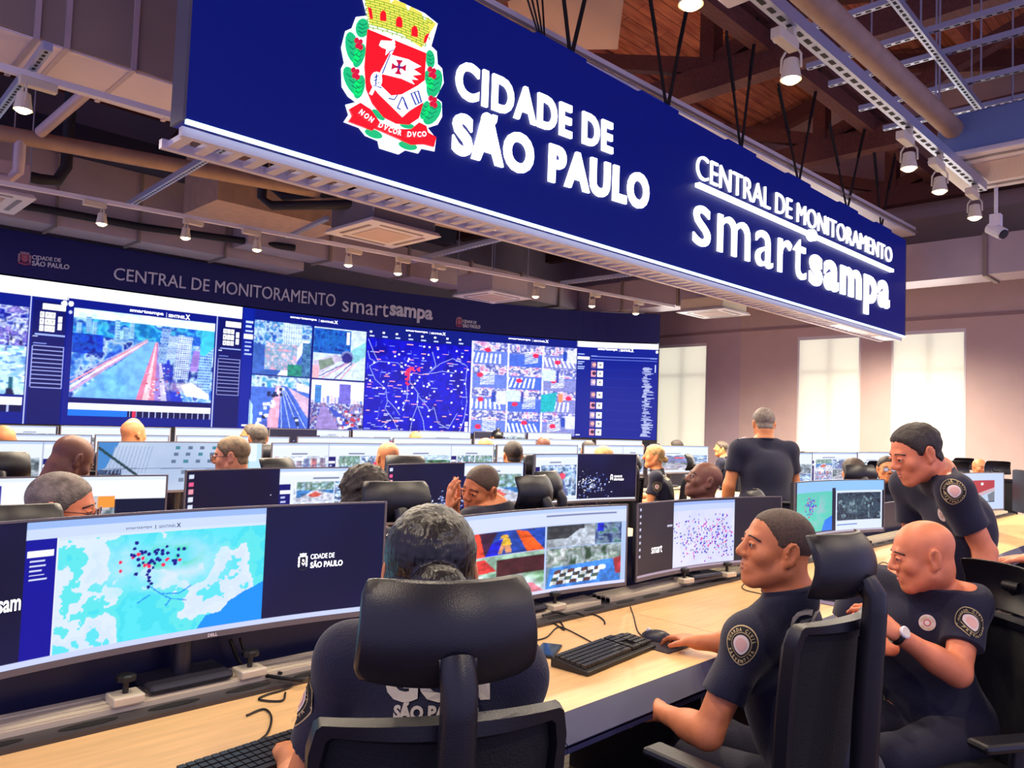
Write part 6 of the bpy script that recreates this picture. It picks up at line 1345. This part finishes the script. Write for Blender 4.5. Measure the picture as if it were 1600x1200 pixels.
c = at(1160, 1004, d=2.12)-A['O']; sleeve_patch(A, c, -FW0*.8-RT0*.45, .043)
chair_by_headrest(1342, 886, 86, 'black office chair whose tall headrest shows beside the man in profile', d=2.0)
# bald officer seated side-on
SL = at(1512, 942, d=2.62); tf = dirang(170); tr_ = A3(tf[1], -tf[0], 0); SR = SL+tr_*.37; hf = dirang(LFT-12, -.22); H = at(1441, 868, d=2.66)
J = dict(P=A3(3.06, .86, .56), C=(SL+SR)/2+A3(-.01, 0, -.17), N=(SL+SR)/2+A3(-.015, -.03, .040), H=H, SL=SL, SR=SR, EL=at(1496, 1052, d=2.50), WL=at(1397, 988, d=2.47), ER=SR+A3(-.06, .07, -.24), WR=at(1392, 1012, d=2.60), KL=(2.66, .90, .52), KR=(2.68, 1.14, .52), AL=(2.62, .92, .09), AR=(2.64, 1.18, .09))
A = person('bald officer seated side-on with a wristwatch, looking down to the left', J, hf, upof(hf), 'pink', h=.0052, detail=True, seed=8, girth=1.04,
    hands=dict(L=dict(dirn=at(1352, 955, d=2.47)-J['WL'], back=-FW0*.6+UP0*.7, curl=.55, spread=.05), R=dict(dirn=at(1350, 1000, d=2.56)-J['WR'], back=-UP0*.6+FW0*.5, curl=.7)))
c = at(1508, 968, d=2.55)-A['O']; sleeve_patch(A, c, -FW0*.9+RT0*.15, .040)
c = at(1447, 976, d=2.6)-A['O']; decal(A, c, tf*.8-FW0*.5, (0, 0, 1), .026, .026, [(1., PATCHW), (.45, PATCHR), (.30, PATCHW)], 'chest_badge', 0., [('GUARDA CIVIL', .73, PI*.95, PI*.05, .008), ('SAO PAULO', .73, PI*1.15, PI*1.85, .008)])
def watch(A, W, E, bk, dial=(225, 215, 195)):
    W, E = np.array(W)-A['O'], np.array(E)-A['O']; D = unit(W-E); c = W-D*.012; b = MB(); R = frame(D, bk); ring = lambda rr, q: [tuple(c+D*q+(R[:, 0]*math.cos(t)+R[:, 2]*math.sin(t)*.9)*rr) for t in np.linspace(0, 2*PI, 21)[:-1]]
    b.grid([ring(.030, -.009), ring(.034, -.009), ring(.034, .009), ring(.030, .009)], closed=True); w = b.build('wristwatch', BLACKPL, A['root'], smooth='auto')
    n = R[:, 2]; c2 = c+n*.031; M = Matrix.Translation(Vector(c2)) @ Vector((0, 0, 1)).rotation_difference(Vector(n)).to_matrix().to_4x4(); b = MB(); b.lathe([(.0185, -.004), (.0195, .004), (.0165, .0065)], 20, M); b.build('watch_case', SILVER, w, smooth='auto'); b = MB(); b.lathe([(.0160, .0062), (.0155, .0072)], 20, M); b.build('watch_dial', mat('watch_dial', dial, .3), w)
watch(A, J['WL'], J['EL'], -FW0*.75+UP0*.55)
p = at(1343, 985, d=2.50); b = MB(); b.tube([(0, 0, 0), (-.02, .01, .022)], .014, 12); o = one('blue_cap', 'small blue cap held between the bald officer\'s fingers', 'cap', b, mat('bright_blue', (30, 70, 200), .35)); o.location = tuple(p)
ch = chair_by_headrest(1580, 880, 150, 'black office chair of the bald officer, its headrest at the right edge', d=2.62)
for q in ch.children:
    if q.name.split('.')[0] in ('headrest', 'headrest_stem', 'backrest', 'spine'): q.location.z -= .16 if q.name.startswith('headrest') and not q.name.startswith('headrest_stem') else .115
# leaning officer at right
hf = dirang(LFT+2, -.38); H = at(1430, 709, d=3.2); SL = at(1490, 768, d=3.10); SR = SL+FW0*.36+A3(0, 0, .0); tfm = -RT0
J = dict(P=A3(3.74, 1.02, .94), C=at(1503, 825, d=3.24), N=at(1467, 740, d=3.24), H=H, SL=SL, SR=SR, EL=at(1540, 862, d=3.08), WL=at(1532, 952, d=3.02), ER=SR+A3(.03, -.02, -.27), WR=SR+A3(.02, .0, -.50), KL=(3.74, .92, .50), KR=(3.86, 1.08, .50), AL=(3.78, .90, .09), AR=(3.90, 1.10, .09))
A = person('standing young officer with short dark hair leaning forward at the right', J, hf, upof(hf), 'pink', h=.0056, detail=True, seed=11, girth=.95, neckcut=.06,
    hands=dict(L=dict(dirn=(-.05, .02, -1), back=(.4, -.9, 0), curl=.3)), hair=dict(mat_='dbrown', t=.011, rec=-.014, bumpy=.0016, hh=.004))
c = at(1487, 766, d=3.05)-A['O']; sleeve_patch(A, c, -FW0, .042)
c = at(1462, 805, d=3.15)-A['O']; decal(A, c, -RT0-FW0*.35, (0, 0, 1), .024, .026, [(1., PATCHW), (.45, PATCHR), (.30, PATCHW)], 'chest_badge')
b = MB(); nk = A['J']['N']; pts = []
nn = unit(A['H']-nk)
for t in np.linspace(0, 2*PI, 30)[:-1]:
    q = nk+nn*.030+(np.cross(nn, A['fw'])*math.cos(t)+A['fw']*math.sin(t))*.068; b.lathe([(.002, -.006), (.006, 0), (.002, .006)], 6, Matrix.Translation(Vector(q)))
b.build('bead_necklace', BLACKPL, A['root'])
# standing officer seen from behind
def standing(label, px, py, d, body, head=None, pitch=0., lean=.0, **kw):
    H = at(px, py, d=d); f = dirang(body); r = A3(f[1], -f[0], 0); hf = dirang(body if head is None else head, pitch); N = H-UP0*.155-hf*.04; P = N-f*(.02+lean)-UP0*.46; P[2] = max(P[2], .90); w = .205
    J = dict(P=P, C=N-f*(.03+lean*.4)-UP0*.22, N=N, H=H)
    for s, g in (('L', -1), ('R', 1)):
        S = N+r*g*w-UP0*.055; E = S+r*g*.07-UP0*.28+f*.02; J['S'+s], J['E'+s], J['W'+s] = S, E, E+f*.10-UP0*.22-r*g*.03; K = P+r*g*.10+f*.02; K[2] = .50; J['K'+s] = K; An = K-f*.02; An = An.copy(); An[2] = .09; J['A'+s] = An
    return person(label, J, hf, upof(hf), **kw)
A = standing('standing officer with grey hair seen from behind, epaulettes and belt, between the desks', 1193, 662, 6.0, 55, 40, -.2, .03, sk='tan', h=.010, girth=1.22, hair=dict(mat_='grey', t=.009), seed=14)
b = MB(); S = A['J']['SL']; b.bar(S+UP0*.055+A['rt']*.10+UP0*.03, S+UP0*.068-A['rt']*.03, .05, .010); e = b.build('epaulette', BLACKPL, A['root']); b = MB()
for k in range(3): q = S+UP0*.076+A['rt']*(-.01+.025*k)+UP0*.008*k; b.bar(q-A['fw']*.022, q+A['fw']*.022, .008, .004)
b.build('epaulette_stripes', SILVER, e)
b = MB(); c = A['J']['P']-UP0*.03; b.tube([tuple(c+A['rt']*.215*math.cos(t)+A['fw']*.162*math.sin(t)+UP0*.03) for t in np.linspace(0, 2*PI, 33)], .018, 8, caps=False); b.build('belt', BLACKPL, A['root'], smooth=True)
# second-row operators (seats between the first and the second row of desks)
CH2 = 'chairs of the second row'
A = seated('grey-haired man with glasses and red face, head above the headrest at left', 97, 796, Y=2.95, body=78, head=-26, pitch=-.14, sk='pink', h=.0085, detail=True, head_k=1.04, hair=dict(mat_='grey', t=.006), chair_label=('black office chair of the grey-haired man with glasses', CH2), chair_ang=78, seed=21, chair_dz=-.045, chair_off=-.10); glasses(A, mat('red_brown_frame', (110, 44, 40), .4))
A = seated('curly dark-haired operator behind the middle headrest', 568, 776, Y=2.95, body=88, head=80, pitch=-.1, sk='mid', h=.010, detail=False, hair=dict(mat_='dbrown', t=.034, line=1.5, off=-.03, bumpy=.005, full=1.), chair_label=('black office chair in front of the curly-haired operator', CH2), chair_ang=72, seed=22)
def clasp(J, f, r):
    W = at(702, 800, d=3.66); H = J['H']; N = H+RT0*.085+FW0*.03-UP0*.105; S1, S2 = N-r*.19-UP0*.05, N+r*.19-UP0*.05; return dict(N=N, SL=S1, SR=S2, C=N-UP0*.21-f*.06, EL=A3(W[0]+.02, W[1]+.03, .80)-f*.03-r*.06, WL=W, ER=A3(W[0]+.16, W[1]+.02, .80)+f*.02, WR=W+A3(.055, .03, .0))
hd = A3(.02, .0, 1)
A = seated('officer with cropped hair looking aside, hands clasped before his face', 750, 763, d=3.94, body=100, head=LFT+48, pitch=-.26, roll=-.25, sk='brown', h=.0065, detail=True, arms=clasp, girth=1.1, hair=dict(mat_='buzz', t=.004), seed=23,
    hands=dict(L=dict(dirn=hd, back=-RT0-FW0*.5, curl=.22, spread=.2), R=dict(dirn=hd+RT0*.2, back=RT0+FW0*.2, curl=.3, spread=.12)), chair_label=('black office chair of the officer with clasped hands', CH2))
on_back(A, 'GCM', .19, .055); on_back(A, 'SÃO PAULO', .15, .105); watch(A, A['J']['WL']+A['O'], A['J']['EL']+A['O'], -RT0-FW0, (120, 90, 50))
A = seated('dark-skinned bald man looking up to the left in front of the standing officer', 1099, 751, d=4.75, body=LFT-25, head=LFT+4, pitch=.28, sk='dark', h=.0075, detail=True, girth=1.05, chair_label=('black office chair of the bald man looking up', CH2), seed=24, chair_dz=-.09)
chair_by_headrest(868, 757, 110, 'empty office chair whose large headrest covers the monitor with the city logo', d=4.25, group=CH2)
# third-row operators
CH3 = 'chairs of the third row'
A = seated('dark-skinned bald officer bowing his head, letters on his back, at left', 112, 720, d=4.15, body=18, head=14, pitch=-.55, sk='dark', h=.008, detail=True, head_k=1.12, neck_r=.068, girth=1.12, lean=.2, seed=31); chair_by_headrest(1, 724, 84, 'black office chair at the left edge beside the bowed bald officer', d=4.2, group=CH3); on_back(A, 'GCM', .21, .05, shift=0.); on_back(A, 'SÃO PAULO', .16, .10)
A = seated('fair-haired man with glasses in profile before the building picture', 361, 713, d=4.75, body=100, head=LFT+8, pitch=-.12, sk='light', h=.0085, detail=True, head_k=1.02, hair=dict(mat_='sandy', t=.008), chair_label=('black office chair of the fair-haired man', CH3), chair_ang=112, seed=32); glasses(A)
seated('bald man seen from behind, left of a dark headrest', 605, 715, Y=4.75, body=100, head=80, sk='tan', h=.010, chair_label=('black office chair right of the bald man seen from behind', CH3), chair_ang=65, seed=33)
seated('dark-haired man seen from behind near the middle, left ear showing', 801, 711, Y=4.75, body=85, head=60, sk='tan', h=.009, hair=dict(mat_='dbrown', t=.009), chair_label=('black office chair of the dark-haired man near the middle', CH3), seed=34)
def fwdarm(J, f, r): E = J['SL']+f*.06-UP0*.27-r*.03; W = E+f*.24+UP0*.02; return dict(EL=E, WL=W)
A = seated('blonde woman with a small bun in navy uniform, forearm on the desk', 1021, 713, d=8.0, body=LFT-15, head=LFT+2, sk='tan', h=.009, arms=fwdarm, hair=dict(mat_='blond', t=.010, line=1.1, off=-.012, bun=(0, -.125, -.03, .036)), neck_r=.048, girth=.95, chair_label=('black office chair of the blonde woman', CH3), seed=35); on_back(A, 'GCM', .19, .07); sleeve_patch(A, A['J']['SL']-FW0*.07-UP0*.08, -FW0-RT0*.3, .042, words=False)
# fourth and fifth rows: heads over the monitors
CH4, CH5 = 'chairs of the fourth row', 'chairs of the fifth row'
far = [('bald man in three-quarter profile over the white monitors at left', 209, 679, 6.55, 60, 20, 'tan', None), ('bald head at the far left edge', 4, 690, 6.5, 90, 90, 'tan', None), ('brown-haired head left of the middle, in front of another head', 403, 684, 6.5, 90, 75, 'tan', 'pepper'), ('bald pale head over the fourth row before the crossings screen', 757, 700, 6.5, 90, 100, 'tan', None), ('dark bald head beside a small headrest, under the crossings screen', 848, 697, 6.5, 95, 80, 'dark', None), ('head with dark curls under the list screen', 918, 703, 6.5, 95, 90, 'mid', 'dbrown'), ('blond head partly behind a headrest, left of the blonde woman', 941, 716, 4.75, 95, 95, 'light', 'blond'), ('balding dark-haired man under the window at the screen end', 1056, 700, 6.5, 95, 100, 'tan', 'dbrown'), ('man in profile left of the standing officer', 1126, 701, 6.3, LFT-25, LFT, 'tan', 'pepper')]
for i, (lab, px, py, Y, bo, he, sk_, hr) in enumerate(far):
    seated(lab, px, py, Y=Y, body=bo, head=he, sk=sk_, h=.013, hair=dict(mat_=hr, t=.009) if hr else None, chair_label=('black office chair under the '+lab.split(',')[0], CH4), chair_ang=bo-12 if i in (4, 6, 7) else bo, seed=40+i)
far5 = [('white-haired head behind the bald man at left, near the LED wall', 208, 672, 8.4, 90, 60, 'light', 'grey'), ('face in profile behind the brown-haired head', 391, 679, 8.4, 110, LFT+10, 'tan', 'pepper'), ('bald head low in front of the blue map', 648, 687, 8.4, 90, 90, 'tan', None), ('dark hair in a top bun before the crossings screen', 775, 685, 8.4, 90, 90, 'mid', 'black'), ('orange-lit head right under the end of the list screen', 998, 703, 7.9, 90, 90, 'tan', None)]
for i, (lab, px, py, Y, bo, he, sk_, hr) in enumerate(far5):
    seated(lab, px, py, Y=Y, body=bo, head=he, sk=sk_, h=.014, hair=dict(mat_=hr, t=.009, bun=(0, -.04, .13, .035) if 'bun' in lab else None) if hr else None, chair_label=('black office chair under the '+lab.split(',')[0], CH5), seed=60+i)
# right-hand group
A = seated('woman with glasses facing the camera beside the leaning officer\'s face', 1386, 733, d=7.6, body=205, head=212, pitch=-.02, sk='tan', h=.0075, detail=True, head_k=1.04, neck_r=.048, girth=.95, hair=dict(mat_='dbrown', t=.010, line=1.0, off=.0), chair_label=('black office chair of the woman facing the camera',), seed=71); glasses(A); sleeve_patch(A, A['J']['SR']-FW0*.07-UP0*.06, -FW0-RT0*.4, .042, words=False)
seated('brown-haired person behind the small monitor wall at right, seen from behind', 1332, 738, d=7.1, body=70, head=60, sk='tan', h=.010, hair=dict(mat_='brown', t=.022, line=1.4, off=-.03, full=1.), chair_label=('black office chair with wide headrest behind the night-view monitor',), chair_ang=50, seed=72, chair_off=-.15)
seated('smiling bald man facing the camera in front of the mauve wall at far right', 1531, 731, d=10.2, body=228, head=228, sk='brown', h=.009, detail=True, chair_label=('black office chair of the smiling bald man',), seed=73)
seated('man whose head shows behind the neck of the leaning officer', 1474, 730, d=9.4, body=228, head=215, sk='light', h=.011, hair=dict(mat_='black', t=.008), chair_label=('black office chair behind the leaning officer\'s shoulder',), seed=74)
for (px, py, an, d, lab) in ((1268, 704, 40, 11.0, 'empty chair with grey-lit headrest below the window'), (1492, 728, 230, 9.0, 'dark headrest chair right of the leaning officer\'s neck'), (1556, 735, 215, 9.6, 'grey-lit headrest chair beside the smiling bald man')):
    chair_by_headrest(px, py, an, lab, d=d)
# somebody at the right edge of whom only the hand shows
def reach(J, f, r): W = at(1612, 872, d=3.30); return dict(WR=W, ER=W+A3(.20, -.05, -.10)+f*-.03)
H = at(1690, 800, d=3.75)
A = seated('person at the right edge of whom only a hand shows, reaching over a headrest', 1690, 800, d=3.75, body=150, head=150, sk='pink', h=.0065, arms=reach, hands=dict(R=dict(dirn=-RT0+UP0*-.08, back=UP0, curl=.10, spread=.06)), chair_label=('black office chair at the right edge behind the bald officer',), chair_ang=140, seed=77)
